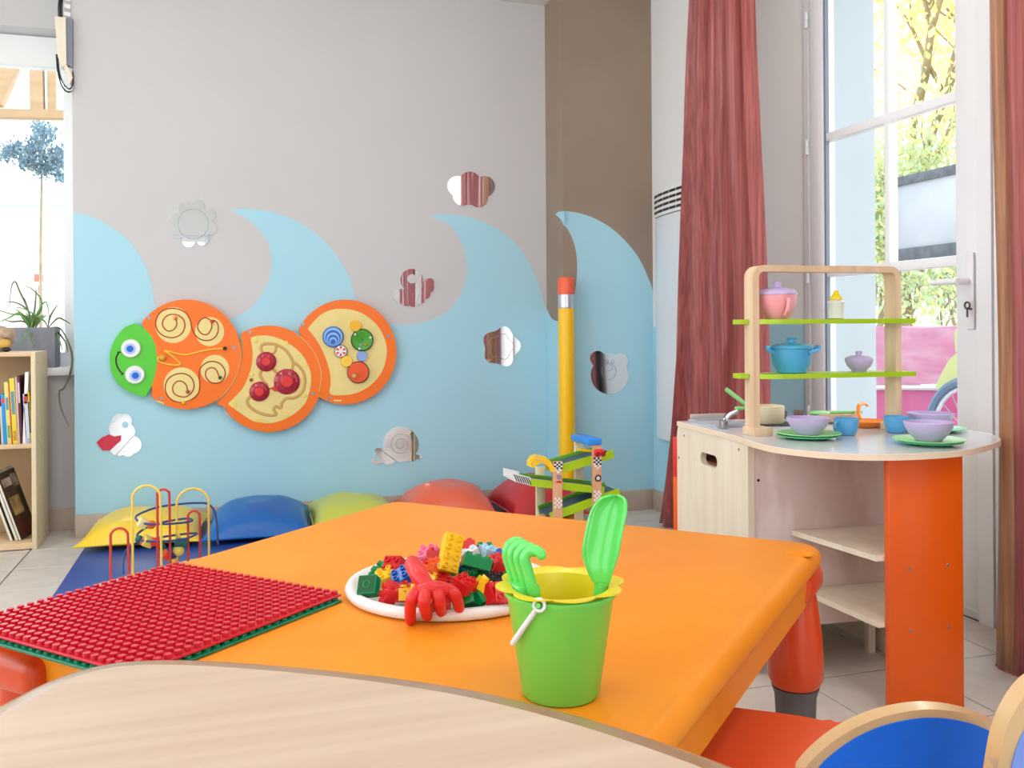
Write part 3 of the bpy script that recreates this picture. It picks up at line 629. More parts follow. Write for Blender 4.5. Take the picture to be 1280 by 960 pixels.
# 3: gear panel
t3 = thing('activity_panel', 'round orange panel with coloured gear knobs on cream, rightmost of three', 'wall toy', C(432, 440))
arc3 = circ(431.5, 440, 64, 65.5, -155, 123, 56)
b = NB(); plate(b, arc3+[(398.5, 489), (401, 475), (400, 462), (395, 447), (387, 433), (377, 421)], 0, TH_B); part('panel', b, CATOR, t3, True)
ins = [(384.7, 411), (392, 402), (403, 392), (416, 387), (429, 386), (443, 388), (457, 394), (470, 405), (478, 417), (483, 431), (483, 446), (479, 461), (471, 474), (460, 484), (446, 491), (430, 494), (412.8, 492.5), (413.5, 480), (412.5, 466), (408, 450), (400, 432), (393, 421)]
b = NB(); plate(b, densify(ins, 3), .0015, .003); part('inlay', b, CREAM, t3, True)
B1, B2 = M('disc_blue', (30, 96, 190), .35), M('disc_pale_blue', (140, 190, 240), .35)
g = disc('gear', t3, 416.3, 421, 12.8, .0015, .014, B1, 'blue gear with pale rings')
for k, (rr, m) in enumerate(((11.2, B2), (9.4, B1), (7.8, B2), (6.2, B1), (4.6, B2), (3.1, B1))):
    b = NB(); c = C(416.3, 421+k*1.25, .0155+.0006*k); lathe(b, [(0, -.0005), (rr*YB/1144, -.0005), (rr*YB/1144, 0), (0, 0)], 24, c, ax='Y'); part('ring', b, m, g, True, gp=t3)
disc('gear', t3, 444, 407.3, 7, .0015, .014, M('disc_amber', (246, 180, 30), .35), 'amber gear')
g = disc('gear', t3, 452.5, 425, 14, .0015, .010, M('disc_dark_green', (44, 84, 30), .35), 'green dish gear with tiny balls')
b = NB(); R = 12.3*YB/1144; lathe(b, [(0, -.004), (R*.6, -.004), (R*.85, -.010), (R, -.010), (R, 0), (0, 0)], 24, C(452.5, 425, .0118), ax='Y'); part('dish', b, M('disc_green', (70, 160, 40), .3), g, True, gp=t3)
for x, y, m in ((444, 418, WHITEP), (463, 422, WHITEP), (449.5, 436, WHITEP), (452.5, 424.5, M('disc_green', (70, 160, 40), .3)), (450.5, 431, B2), (457, 431, PORNG)): b = NB(); ball(b, C(x, y, .022), .006, 8, 6); part('ball', b, m, g, True, gp=t3)
g = disc('gear', t3, 426, 439, 7.8, .0015, .014, BLACK, 'white gear with red wedges')
b = NB(); R = 7*YB/1144; lathe(b, [(0, -.0006), (R, -.0006), (R, 0), (0, 0)], 24, C(426, 439, .0155), ax='Y'); part('face', b, WHITEP, g, True, gp=t3)
for k in range(6):
    a0 = math.radians(60*k-90); b = NB(); plate(b, [(426+1.8*cos(a0), 439+1.8*sin(a0)), (426+6.4*cos(a0-.3), 439+6.4*sin(a0-.3)), (426+6.4*cos(a0+.3), 439+6.4*sin(a0+.3))], .0168, .0008); part('wedge', b, PRED, g, True, gp=t3)
disc('gear', t3, 433, 451.5, 7, .0015, .014, BRK['yellow'], 'yellow gear'); disc('gear', t3, 452.2, 445.2, 6.5, .0015, .014, M('disc_periwinkle', (140, 170, 226), .35), 'pale blue gear')
g = disc('gear', t3, 447.6, 465.3, 13.6, .0015, .014, M('disc_rim_brown', (70, 50, 44), .4), 'orange turning disc')
b = NB(); R = 12.6*YB/1144; lathe(b, [(0, -.0008), (R, -.0008), (R, 0), (0, 0)], 28, C(447.6, 465.3, .0155), ax='Y'); part('face', b, PORNG if False else M('disc_orange', (236, 84, 20), .35), g, True, gp=t3)
b = NB(); lathe(b, [(0, -.026), (.009, -.026), (.011, -.020), (.006, 0), (0, 0)], 14, C(441.5, 469.5, .016), ax='Y'); part('knob', b, TAN, g, True, gp=t3)
for sx, sy in ((379, 405.5), (485.5, 420), (412, 497.5)): disc('screw', t3, sx, sy, 2.1, 0, .003, SCREW, n=10)
b = NB(); plate(b, [(417, 499.5), (427, 500), (427, 502), (417, 501.5)], .0008, .001); part('sticker', b, CREAM, t3, True)
line('seam', t3, [(370, 416.5), (379, 424), (388, 434), (396, 447), (400.5, 461), (401.5, 474), (398.5, 490)], .0012, .0012, CREAM)
# ------------------------------------------------------------------ wall mirrors
def star_union(cx, cy, circles, n=90):                 # outline of a union of discs seen from one centre
    out = []
    for i in range(n):
        a = 2*PI*i/n; dx, dy = cos(a), sin(a); best = 2
        for x, y, r in circles:
            fx, fy = x-cx, y-cy; bq = fx*dx+fy*dy; cq = fx*fx+fy*fy-r*r; D = bq*bq-cq
            if D > 0: best = max(best, bq+math.sqrt(D))
        out.append((cx+best*dx, cy+best*dy))
    return out
def mirror(label, px, y, lines=(), th=.005, name='wall_mirror', tilt=0):
    pts = [ony(a, b_, y-th) for a, b_ in px]; c = sum(pts, Vector())/len(pts)
    t = thing(name, label, 'mirror', (c.x, y, c.z))
    b = NB(); extr(b, pts, (0, th-.0006, 0)); part('plate', b, MIRROR, t, True, ang=20)
    for l, closed in lines:
        b = NB(); tube(b, [ony(a, b_, y-th-.0003) for a, b_ in l], .0012, 5, closed=closed); part('engraved_line', b, MIRE, t, True)
    return t
sun = star_union(242, 279.5, [(242, 279.5, 23)]+[(242+22.5*cos(a), 279.5+22.5*sin(a), 7.8) for a in [2*PI*(i+.35)/8 for i in range(8)]], 144)
mirror('round sun-shaped mirror with eight petals on the grey wall at upper left', sun, YB, [(circ(241.5, 280, 19, 18.5), True)])
mirror('cloud-like butterfly mirror, highest of the mirrors on the grey wall', star_union(588, 238, [(571.5, 232.5, 12.5), (587, 229, 14.5), (605.5, 233, 13), (578, 245, 12), (598, 247, 12), (588, 240, 16)]), YB)
bf = star_union(516, 366, [(514.5, 350, 14), (501, 370, 9), (508, 374, 8.5), (517, 376, 7.5), (537, 353, 5.5), (535, 359, 7.5), (531, 367, 7), (525, 374, 6), (516, 366, 11)])
t = mirror('small winged mirror with a round hole mark, beside the rightmost orange panel', bf, YB, [([(520, 381), (525, 365), (531, 348)], False)])
b = NB(); extr(b, [ony(x, y, YB-.0058) for x, y in circ(515, 348.5, 5.8, n=24)], (0, .001, 0)); part('eye', b, WALLG, t, True)
fl = lambda r, k, ph: [(626.5+(r+k*cos(5*a+ph))*cos(a), 433.5+(r+k*cos(5*a+ph))*sin(a)*1.05) for a in [2*PI*i/80 for i in range(80)]]
mirror('five-petalled flower mirror with engraved inner flower, low on the blue wall beside the pencil column', fl(22.5, 2.2, .4), YB, [(fl(14.5, 1.4, .4), True)])
t = mirror('snail-shaped mirror low on the blue wall under the grey wave', star_union(499, 566, [(501, 555.5, 22), (472, 575, 6.5), (468.5, 576, 4), (486, 573, 8), (515, 571, 6), (525, 571.5, 2.6), (471.5, 563, 3), (473, 569, 4)]), YB, [(spiral(501, 556, 3, 15, 0, 2, 50), False), ([(480, 566), (488, 571), (497, 577)], False)])
b = NB(); extr(b, [ony(x, y, YB-.0058) for x, y in circ(471.8, 573, 3.4, n=18)], (0, .001, 0)); part('eye', b, BLUEP, t, True)
t = mirror('duck-shaped mirror with a red reflection built as a solid patch, below the green caterpillar face', star_union(152, 548, [(150, 527, 10), (156, 526, 9), (147, 535, 11), (158, 540, 11), (152, 550, 16), (166, 556, 11), (160, 562, 9), (146, 560, 9), (150, 566, 4), (160, 566, 4)]), YB)
b = NB(); extr(b, [ony(x, y, YB-.009) for x, y in [(120.5, 553), (127, 547), (136, 543), (143, 545.5), (151.5, 544), (151, 551), (144, 557), (138, 563), (128, 563), (124, 558)]], (0, .006, 0)); part('reflection_patch', b, M('red_reflection', (206, 38, 66), .2), t, True, 'red patch standing for a reflection')  # red mirror reflection, modelled as a solid coloured piece
b = NB(); extr(b, [ony(x, y, YB-.0058) for x, y in circ(156.5, 531, 4, n=18)], (0, .001, 0)); part('eye', b, BLUEP, t, True)
be = star_union(762, 466, [(762, 469, 23.5), (747, 448, 9.5), (775.5, 451, 9.5), (762, 456, 14)])
mirror('bear-head mirror on the blue column face right of the pencil', be, YC, [(circ(761, 464, 9, 10.5), True), (circ(761, 459.5, 4.5, 4.2), True), (circ(759, 451.5, 1.8), True), (circ(766, 452, 1.8), True)])
# ------------------------------------------------------------------ giant pencil at the column corner
c = ony(708.5, 500, YC-.055)
t = thing('giant_pencil', 'tall yellow decorative pencil with red eraser standing at the column corner', 'wall decoration', (c.x, c.y, 0))
zt, ze, zf = ony(708, 347, c.y).z, ony(708, 368, c.y).z, ony(708, 385.5, c.y).z
R = .0385
b = NB(); lathe(b, [(0, 0), (R, 0), (R, zf), (0, zf)], 32); part('shaft', b, M('pencil_yellow', (255, 200, 10), .3), t)
b = NB(); pr = [(0, zf)]+[(R+(.0015 if k % 2 else -.001), zf+(ze-zf)*k/8) for k in range(9)]+[(0, ze)]; lathe(b, pr, 32); part('ferrule', b, M('ferrule_silver', (206, 210, 222), .3, metal=.7), t)
b = NB(); lathe(b, [(0, ze), (R+.001, ze), (R+.001, zt-.008), (R-.006, zt), (0, zt)], 32); part('eraser', b, M('eraser_red', (246, 104, 66), .5), t)
# ------------------------------------------------------------------ floor mat and cushions
b = NB(); box(b, ((-.556+1.32)/2, (3.27+4.34)/2, .0205), (1.32+.556, 1.07, .041), .012, seg=3)
mt = thing('floor_mat', 'dark blue vinyl floor mat along the foot of the blue wall', 'mat', (.38, 3.8, 0)); part('pad', b, MATB, mt, True)
b = NB(); tube(b, [(-.556, 3.28, .030), (-.556, 4.33, .030), (1.32, 4.33, .030), (1.32, 3.28, .030)], .0035, 6, closed=True); part('piping', b, MATB, mt, True)
def cushion(label, mat, x, y, z, w, d, h, rz, tx, ty, seed):
    rnd = random.Random(seed); t = thing('cushion', label, 'cushion', (x, y, z), rot=(math.radians(tx), math.radians(ty), math.radians(rz)), group='vinyl cushions on the blue mat')
    n = 18; b = NB(); ring = []
    def P(u, v, s):
        f = max(0, (1-abs(u)**2.4)*(1-abs(v)**2.4))**.6
        pin = 1-.07*(1-abs(u)**2)*abs(v)**3; pin2 = 1-.07*(1-abs(v)**2)*abs(u)**3
        wr = .007*sin(6*u+seed)*sin(5*v+seed*2)*f
        return Vector((u*w/2*pin2, v*d/2*pin, (f*h+wr) if s > 0 else -f*.031))
    for s in (1, -1):
        vs = [[b.verts.new(P(-1+2*i/n, -1+2*j/n, s)) for i in range(n+1)] for j in range(n+1)]
        for j in range(n):
            for i in range(n): b.faces.new((vs[j][i], vs[j][i+1], vs[j+1][i+1], vs[j+1][i]))
    bmesh.ops.remove_doubles(b, verts=b.verts, dist=1e-5)
    part('cover', b, mat, t, ang=80)
    edge = [P(-1+2*i/n, -1, 1) for i in range(n)]+[P(1, -1+2*i/n, 1) for i in range(n)]+[P(1-2*i/n, 1, 1) for i in range(n)]+[P(-1, 1-2*i/n, 1) for i in range(n)]
    b = NB(); tube(b, edge, .004, 6, closed=True); part('piping', b, mat, t)
    return t
cx = lambda px, y=4.11: ony(px, 650, y).x
cushion('yellow vinyl cushion, leftmost on the blue mat', VINYL['yellow'], cx(184), 4.07, .0745, .455, .47, .085, -4, 1.5, 0, 1)
cushion('bright blue vinyl cushion second from left on the blue mat', VINYL['blue'], cx(325), 4.05, .0745, .43, .50, .105, -4, 2, 0, 2)
cushion('lime yellow vinyl cushion behind the far corner of the orange table', VINYL['lime'], cx(440), 4.09, .0745, .385, .46, .088, 0, 2, 0, 3)
cushion('coral orange vinyl cushion against the wall behind the orange table', VINYL['orange'], cx(556), 4.07, .0745, .43, .46, .128, -6, 2, 0, 4)
cushion('dark red vinyl cushion, rightmost, behind the wooden car ramp', VINYL['red'], cx(663), 4.04, .0745, .35, .46, .138, 3, 2, 0, 5)
# ------------------------------------------------------------------ bead maze on the mat
g0 = onz(195, 716, .045); YM = g0.y
t = thing('bead_maze', 'bead maze of yellow, red and blue wire loops on the dark blue floor mat', 'bead maze', (g0.x, YM, .0412))
def mz_(x, y, dy=0): return ony(130+x/8.533, 600+y/8.533, YM+dy)
b = NB(); cxm = mz_(600, 950, -.06); b2 = rrect(.46, .15, .05); extr(b, [(cxm.x+u*cos(.72)-v*sin(.72), YM-.06+u*sin(.72)+v*cos(.72), .0412) for u, v in b2], (0, 0, .014)); part('base', b, BEECH, t, True)
zb_ = .05
def wire(pts, m, r=.0042): b = NB(); tube(b, smooth(pts, 6), r, 8); part('wire', b, m, t, True)
def arch(x0, x1, yt, m, dy, y0=None, y1=None):
    a, c = mz_(x0, 700, dy), mz_(x1, 700, dy); tp = mz_((x0+x1)/2, yt, dy).z; rr = (c.x-a.x)/2; P = [Vector((a.x, YM+dy, zb_)), Vector((a.x, YM+dy, (zb_+tp-rr)/2))]
    for i in range(9): an = PI-PI*i/8; P.append(Vector(((a.x+c.x)/2+rr*cos(an), YM+dy, tp-rr+rr*sin(an))))
    P += [Vector((c.x, YM+dy+.02, (zb_+tp-rr)/2)), Vector((c.x, YM+dy+.03, zb_))]; wire(P, m)
WR, WYl, WB = M('wire_red', (206, 58, 52), .35), M('wire_yellow', (244, 206, 90), .35), M('wire_blue', (44, 66, 130), .35)
arch(70, 255, 515, WR, -.22); arch(305, 605, 60, WYl, -.13); arch(572, 700, 100, WR, -.06); arch(778, 1118, 92, WYl, .02); arch(898, 1022, 330, WR, .0)
sp = [(1215, 690, .02), (1190, 370, .03), (1115, 260, .04), (1000, 245, .05), (850, 252, .06), (700, 270, .06), (570, 292, .05), (450, 330, .03), (340, 390, .0), (375, 445, -.03), (480, 470, -.05), (650, 470, -.06), (850, 455, -.04), (945, 430, 0), (880, 411, .04), (700, 435, .05), (560, 470, .03), (440, 515, 0), (355, 585, -.02), (400, 645, -.04), (600, 655, -.06), (850, 630, -.04), (990, 575, 0), (940, 568, .03), (780, 585, .05), (600, 612, .04), (420, 650, .0), (300, 695, -.03), (228, 770, -.12), (205, 880, -.16), (203, 1010, -.18)]
wire([mz_(x, y, d) for x, y, d in sp], WB, .0038)
sp2 = [(620, 600, -.01), (610, 690, -.01), (640, 770, -.01), (700, 815, 0), (760, 800, 0), (800, 750, 0), (825, 660, 0), (800, 590, 0), (785, 540, .01)]
wire([mz_(x, y, d) for x, y, d in sp2], WYl, .0035)
BM = dict(g=M('bead_green', (0, 96, 96), .35), r=M('bead_red', (224, 44, 40), .35), o=M('bead_orange', (236, 106, 60), .35), y=M('bead_yellow', (222, 206, 96), .4), c=M('bead_cream', (238, 228, 160), .4), b=M('bead_navy', (24, 50, 110), .35))
for x, y, k, shp, s in ((375, 632, 'g', 'b', .014), (415, 652, 'o', 'b', .014), (465, 655, 'y', 'c', .020), (553, 660, 'r', 't', .016), (412, 460, 'c', 'c', .018), (503, 475, 'o', 'b', .0155), (612, 712, 'g', 'b', .0145), (640, 776, 'o', 'b', .0145), (678, 808, 'r', 'b', .0165), (735, 812, 'b', 'b', .0135), (797, 752, 'y', 'b', .0195), (822, 668, 'g', 't', .0165), (735, 862, 'y', 'b', .014), (612, 640, 'c', 'b', .010)):
    b = NB(); c = mz_(x, y, -.03 if x < 610 else -.01)
    if shp == 'b': ball(b, c, s, 12, 8)
    elif shp == 'c': box(b, c, (s*1.7, s*1.7, s*1.7), .004, Euler((.3, .5, .4)))
    else: lathe(b, [(0, -s*1.3), (s*.75, -s*1.3), (s, -s*.8), (s, s*.8), (s*.75, s*1.3), (0, s*1.3)], 14, c, ax='X')
    part('bead', b, BM[k], t, True)
# ------------------------------------------------------------------ click-clack car ramp behind the table
YR = 3.04; DR = .15
o0 = ony(722, 640, YR)
t = thing('toy_car_ramp', 'wooden zigzag toy car ramp with lime tracks and chequered posts behind the orange table', 'toy ramp', (o0.x, YR+DR/2, 0))
def rp(x, y, d=0): return ony(620+x/6.856, 520+y/6.856, YR+d)
POST = M('ramp_post_wood', (222, 168, 128), .5, (212, 156, 116), 6, (10, 10, 1)); PWD = M('ramp_pale_wood', (238, 226, 182), .5)
def post(x0, x1, yt, d, m=POST):
    a, c = rp(x0, 800, d), rp(x1, 800, d); zt = rp(x0, yt, d).z; b = NB(); bx(b, a.x, c.x, YR+d, YR+d+.014, 0, zt, .002); part('post', b, m, t, True)
post(495, 572, 392, 0); post(834, 908, 250, 0); 
k = lambda x0, x1, yt: (lambda a, c, zt: (a, c, zt))(rp(x0, 800, DR), rp(x1, 800, DR), rp(x0, yt, DR).z)
post(348, 424, 440, DR, PWD); post(682, 752, 222, DR, PWD)
# each track: floor board and two side rails
def track(pa, pb, depth0=.012, depth1=DR, front_h=None):
    A, B_ = rp(*pa, depth0), rp(*pb, depth0); dvec = (B_-A).normalized(); up = Vector((-dvec.z, 0, dvec.x))
    if up.z < 0: up = -up
    h = front_h or .03
    D = depth1-depth0
    r_ = thing
    b = NB(); extr(b, [q_+Vector((0, .0085, 0)) for q_ in (A-up*h*.1, B_-up*h*.1, B_+up*h*.15, A+up*h*.15)], (0, D-.017, 0)); trk = part('track', b, M('track_slate', (70, 96, 112), .45), t, True)
    for d_ in (0, D-.008):
        b = NB(); off = Vector((0, d_, 0)); extr(b, [A-up*h*.5+off, B_-up*h*.5+off, B_+up*h*.5+off, A+up*h*.5+off], (0, .008, 0)); part('rail', b, LIME if d_ == 0 else M('track_green', (104, 176, 38), .4), trk, True, gp=t)
    return A, B_, up
track((555, 455), (1010, 325)); track((292, 568), (930, 640), front_h=.026); track((470, 868), (1062, 655))
A, B_ = rp(158, 530, .012), rp(296, 560, .012)
b = NB(); up = Vector((0, 0, .013)); extr(b, [A-up, B_-up*1.1, B_+up*1.1, A+up*1.2], (0, .009, 0)); extr(b, [q_+Vector((0, DR-.02, 0)) for q_ in (A-up, B_-up*1.1, B_+up*1.1, A+up*1.2)], (0, .009, 0)); extr(b, [q_+Vector((0, .009, 0)) for q_ in (A-up, B_-up*1.1, B_-up*.7, A-up*.7)], (0, DR-.029, 0)); part('ramp_end', b, WHITEP, t, True, 'white end with black stripes')
for i in range(7):
    f = (i+.3)/7; p0 = A.lerp(B_, f); p1 = A.lerp(B_, f+.07); b = NB(); o_ = Vector((0, -.0012, 0)); s = Vector((.006, 0, 0)); extr(b, [p0-up+s+o_, p1-up+s+o_, p1+up-s+o_, p0+up-s+o_], (0, .0012, 0)); part('stripe', b, BLACK, t, True)
b = NB(); a, c = rp(655, 205), rp(920, 235); bx(b, rp(655, 200, DR).x, rp(905, 200).x, YR-.004, YR+DR+.018, rp(830, 250).z, rp(830, 250).z+.022, .003); part('roof', b, M('ramp_blue', (40, 140, 236), .4), t, True)
# yellow arch
b = NB(); outer = [(300, 440), (304, 395), (330, 355), (375, 340), (425, 350), (470, 390), (498, 440), (505, 485)]; inner = [(470, 480), (455, 440), (425, 415), (390, 405), (355, 415), (335, 445)]
extr(b, [rp(x, y, -.004) for x, y in outer+inner], (0, .05, 0)); part('arch', b, BRK['yellow'], t, True)
for x, y in ((355, 372), (380, 378), (412, 390), (316, 405)): b = NB(); ball(b, rp(x, y, -.005), .003, 8, 5); part('sticker', b, M('sticker_lilac', (206, 176, 200), .5), t, True)
def checker(x0, y0, x1, y1, nx, ny, m):
    for i in range(nx):
        for j in range(ny):
            if (i+j) % 2: continue
            b = NB(); xa, xb = x0+(x1-x0)*i/nx, x0+(x1-x0)*(i+1)/nx; ya, yb = y0+(y1-y0)*j/ny, y0+(y1-y0)*(j+1)/ny
            extr(b, [rp(xa, ya, -.0009), rp(xb, ya, -.0009), rp(xb, yb, -.0009), rp(xa, yb, -.0009)], (0, .0008, 0)); part('sticker', b, m, t, True)
def patch(x0, y0, x1, y1, m): b = NB(); extr(b, [rp(x, y, -.0006) for x, y in ((x0, y0), (x1, y0), (x1, y1), (x0, y1))], (0, .0006, 0)); part('sticker', b, m, t, True)
patch(499, 394, 570, 455, WHITEP); checker(499, 394, 570, 455, 4, 4, BLACK); patch(838, 356, 904, 420, WHITEP); checker(838, 356, 904, 420, 4, 4, BLACK)
checker(500, 700, 568, 790, 4, 5, WHITEP); checker(840, 640, 906, 730, 4, 5, WHITEP); checker(505, 455, 560, 490, 3, 2, WHITEP); checker(845, 420, 900, 455, 3, 2, WHITEP); checker(520, 505, 562, 545, 4, 4, M('sticker_blue', (90, 120, 170), .5))
def tyre(x, y, r): 
    c = rp(x, y, -.001); b = NB(); tube(b, [(c.x+r*cos(q), c.y, c.z+r*sin(q)) for q in [2*PI*i/20 for i in range(20)]], r*.3, 6, closed=True); part('sticker', b, BLACK, t, True); b = NB(); lathe(b, [(0, -.0008), (r*.75, -.0008), (r*.75, 0), (0, 0)], 16, c, ax='Y'); part('sticker', b, WHITEP, t, True)
tyre(875, 533, .0095)
b = NB(); extr(b, [rp(x, y, -.001) for x, y in ((508, 572), (520, 560), (545, 552), (562, 558), (562, 574))], (0, .001, 0)); part('sticker', b, PRED, t, True, 'small red car sticker')
c = thing('toy_car', 'small red toy car at the top of the wooden car ramp', 'toy car', rp(885, 330, -.02)); cc = rp(885, 312, -.02)
c.location = (cc.x, cc.y+.0, cc.z-.018)
b = NB(); box(b, (0, 0, .018), (.038, .018, .024), .006); part('body', b, PRED, c)
for sx in (-.011, .011):
    b = NB(); lathe(b, [(0, -.004), (.009, -.004), (.009, 0), (0, 0)], 12, (sx, -.009, .012), ax='Y'); part('wheel', b, M('car_wheel', (150, 20, 30), .4), c)
b = NB(); lathe(b, [(0, 0), (.004, 0), (.004, .006), (0, .006)], 10, (.019, -.002, .02), ax='X'); part('lamp', b, BLACK, c)
b = NB(); extr(b, [rp(705, 275, .02), rp(822, 292, .02), rp(822, 312, .02), rp(705, 296, .02)], (0, .012, 0)); part('cross_bar', b, BRK['yellow'], t, True)
# ------------------------------------------------------------------ orange plastic table (square, turned 45 degrees)
AD, BD = Vector((.7, -.714, 0)), Vector((.714, .7, 0))
TA0, TA1, TB0, TB1 = -1.41, -.330, .853, 1.952
TC = AD*((TA0+TA1)/2)+BD*((TB0+TB1)/2); TZ = .455
ang = math.atan2(AD.y, AD.x)
tb = thing('play_table', 'square orange plastic play table with red-orange legs in the middle of the room', 'table', (TC.x, TC.y, 0), ang)
W, D_ = TA1-TA0, TB1-TB0
prof = [(.024, -.105), (.016, -.10), (.013, -.05), (.011, -.041), (.003, -.036), (0, -.026), (.002, -.014), (.009, -.005), (.022, 0)]      # inset, dz
b = NB(); rings = []
for ins_, dz in prof:
    o_ = rrect(W-2*ins_, D_-2*ins_, .045-ins_*.8, 8); rings.append([b.verts.new((x, y, TZ+dz)) for x, y in o_])
for r0, r1 in zip(rings, rings[1:]):
    n = len(r0)
    for i in range(n): b.faces.new((r0[i], r0[(i+1) % n], r1[(i+1) % n], r1[i]))
b.faces.new(rings[-1]); b.faces.new(rings[0][::-1]); part('table_top', b, ORTAB, tb, ang=50)
for sx in (-1, 1):
    for sy in (-1, 1):
        lx, ly = sx*(W/2-.05), sy*(D_/2-.055)
        b = NB(); lathe(b, [(0, .173), (.046, .176), (.054, .192), (.055, .225), (.052, .28), (.043, .35), (.036, .385), (0, .385)], 24, (lx, ly, 0))
        lg = part('leg', b, REDOR, tb, ang=50)
        b = NB(); lathe(b, [(0, 0), (.042, 0), (.045, .01), (.042, .05), (.039, .11), (.041, .155), (.047, .174), (0, .174)], 24, (lx, ly, 0)); part('foot', b, GREYPL, lg, ang=50)
        b = NB(); box(b, (sx*(W/2-.077), sy*(D_/2-.060), TZ-.069), (.146, .150, .058), .02, seg=4); part('bracket', b, REDOR, lg, ang=60)
# raised maker's badge in the corner
b = NB(); e = onz(1000, 692, TZ); bp = pose(tb).inverted() @ e; q = rrect(.05, .036, .012); extr(b, [(bp.x+x-.0, bp.y+y, TZ-.0005) for x, y in q], (0, 0, .0022)); bd = part('badge', b, ORTAB, tb)
b = NB(); tube(b, [(bp.x+x*.8, bp.y+y*.75, TZ+.0018) for x, y in q], .0012, 5, closed=True)
for k in (-1, 0, 1): tube(b, [(bp.x+k*.011, bp.y-.006, TZ+.0018), (bp.x+k*.011, bp.y+.006, TZ+.0018)], .0018, 5)
part('badge_relief', b, ORTAB, bd, gp=None)
# red-orange plastic bench by the near right side
c0 = AD*(TA1+.15)+BD*(TB0+.22)
bn = thing('plastic_bench', 'red-orange plastic bench between the orange table and the blue chair', 'bench', (c0.x, c0.y, 0), ang)
pts = [onz(x, y, .27) for x, y in ((780, 965), (800, 905), (830, 874), (870, 877.5), (925, 885), (970, 890.5), (1010, 896.5), (1035, 902), (1050, 902.5), (1075, 901.5), (1100, 904), (1095, 935), (1030, 985), (950, 1010), (850, 1005))]
P = [p_+Vector((0, 0, -.05)) for p_ in smooth(pts, 3, True)]
b = NB(); vs = extr(b, P, (0, 0, .05)); es = [e for e in b.edges if all(v.co.z > .26 for v in e.verts)]; bmesh.ops.bevel(b, geom=es, offset=.008, segments=3, affect='EDGES'); part('seat', b, M('bench_red_orange', (240, 92, 44), .3, spec=.5), bn, True, ang=50)
ctr = sum(P, Vector())/len(P)
for k in range(4):
    a = PI/4+PI/2*k; l_ = ctr+AD*(.075*cos(a))+BD*(.09*sin(a)); b = NB(); lathe(b, [(0, 0), (.024, 0), (.02, .222), (0, .222)], 16, (l_.x, l_.y, 0)); part('leg', b, REDOR, bn, True)
# ------------------------------------------------------------------ studded plates
def plate_pt(px, py): return onz(px, py, TZ+.012)
A_ = plate_pt(427, 742)
NS = 24; Lp = .395; pitch = Lp/NS
u_ = Vector((-.680, .733, 0)).normalized(); v_ = Vector((-.733, -.680, 0)).normalized()
pa = math.atan2(u_.y, u_.x)
sgn = 1 if (Matrix.Rotation(pa, 3, 'Z') @ Vector((0, 1, 0))).dot(v_) > 0 else -1
def stud_plate(nm, label, z, off, mat):
    r = thing(nm, label, 'building plate', (A_.x+off.x, A_.y+off.y, z), pa)
    b = NB(); box(b, (Lp/2, sgn*Lp/2, .002), (Lp, Lp, .004), .001, seg=1); part('base', b, mat, r)
    b = NB(); lathe(b, [(.0054, 0), (.0054, .0054), (.0049, .0060), (0, .0060)], 10); so = finish('stud', b, mat); me = so.data; bpy.data.objects.remove(so)
    alls = []
    for i in range(NS):
        for j in range(NS):
            w = pose(r) @ Vector(((i+.5)*pitch, sgn*(j+.5)*pitch, .004)); alls.append(((w-EYE).length, (i+.5)*pitch, sgn*(j+.5)*pitch, w))
    return r, me, sorted(alls, key=lambda q: q[0])
off2 = -u_*.006+v_*.006
r, me, al = stud_plate('stud_plate', 'green studded building plate underneath the red plate', TZ+.0002, off2, M('plate_green', (0, 120, 84), .3))
b = NB()
for d, x, y, w in al:
    if min(x, Lp-x, abs(y), Lp-abs(y)) < pitch*1.2: lathe(b, [(.0052, 0), (.0052, .0034), (0, .0034)], 8, (x, y, .004))
o = part('studs', b, M('plate_green', (0, 120, 84), .3), r); o['kind'] = 'stuff'
r, me, al = stud_plate('stud_plate', 'square red studded building plate on the left of the orange table', TZ+.0078, Vector(), M('plate_red', (206, 24, 46), .28, spec=.5))
for d, x, y, w in al[:300]:
    o = bpy.data.objects.new('stud', me); COL.objects.link(o); o.parent = r; o.location = (x, y, .004)
b = NB()
for d, x, y, w in al[300:]: lathe(b, [(.0054, 0), (.0054, .0054), (.0049, .0060), (0, .0060)], 10, (x, y, .004))
o = part('studs', b, M('plate_red', (216, 26, 48), .3), r); o['kind'] = 'stuff'
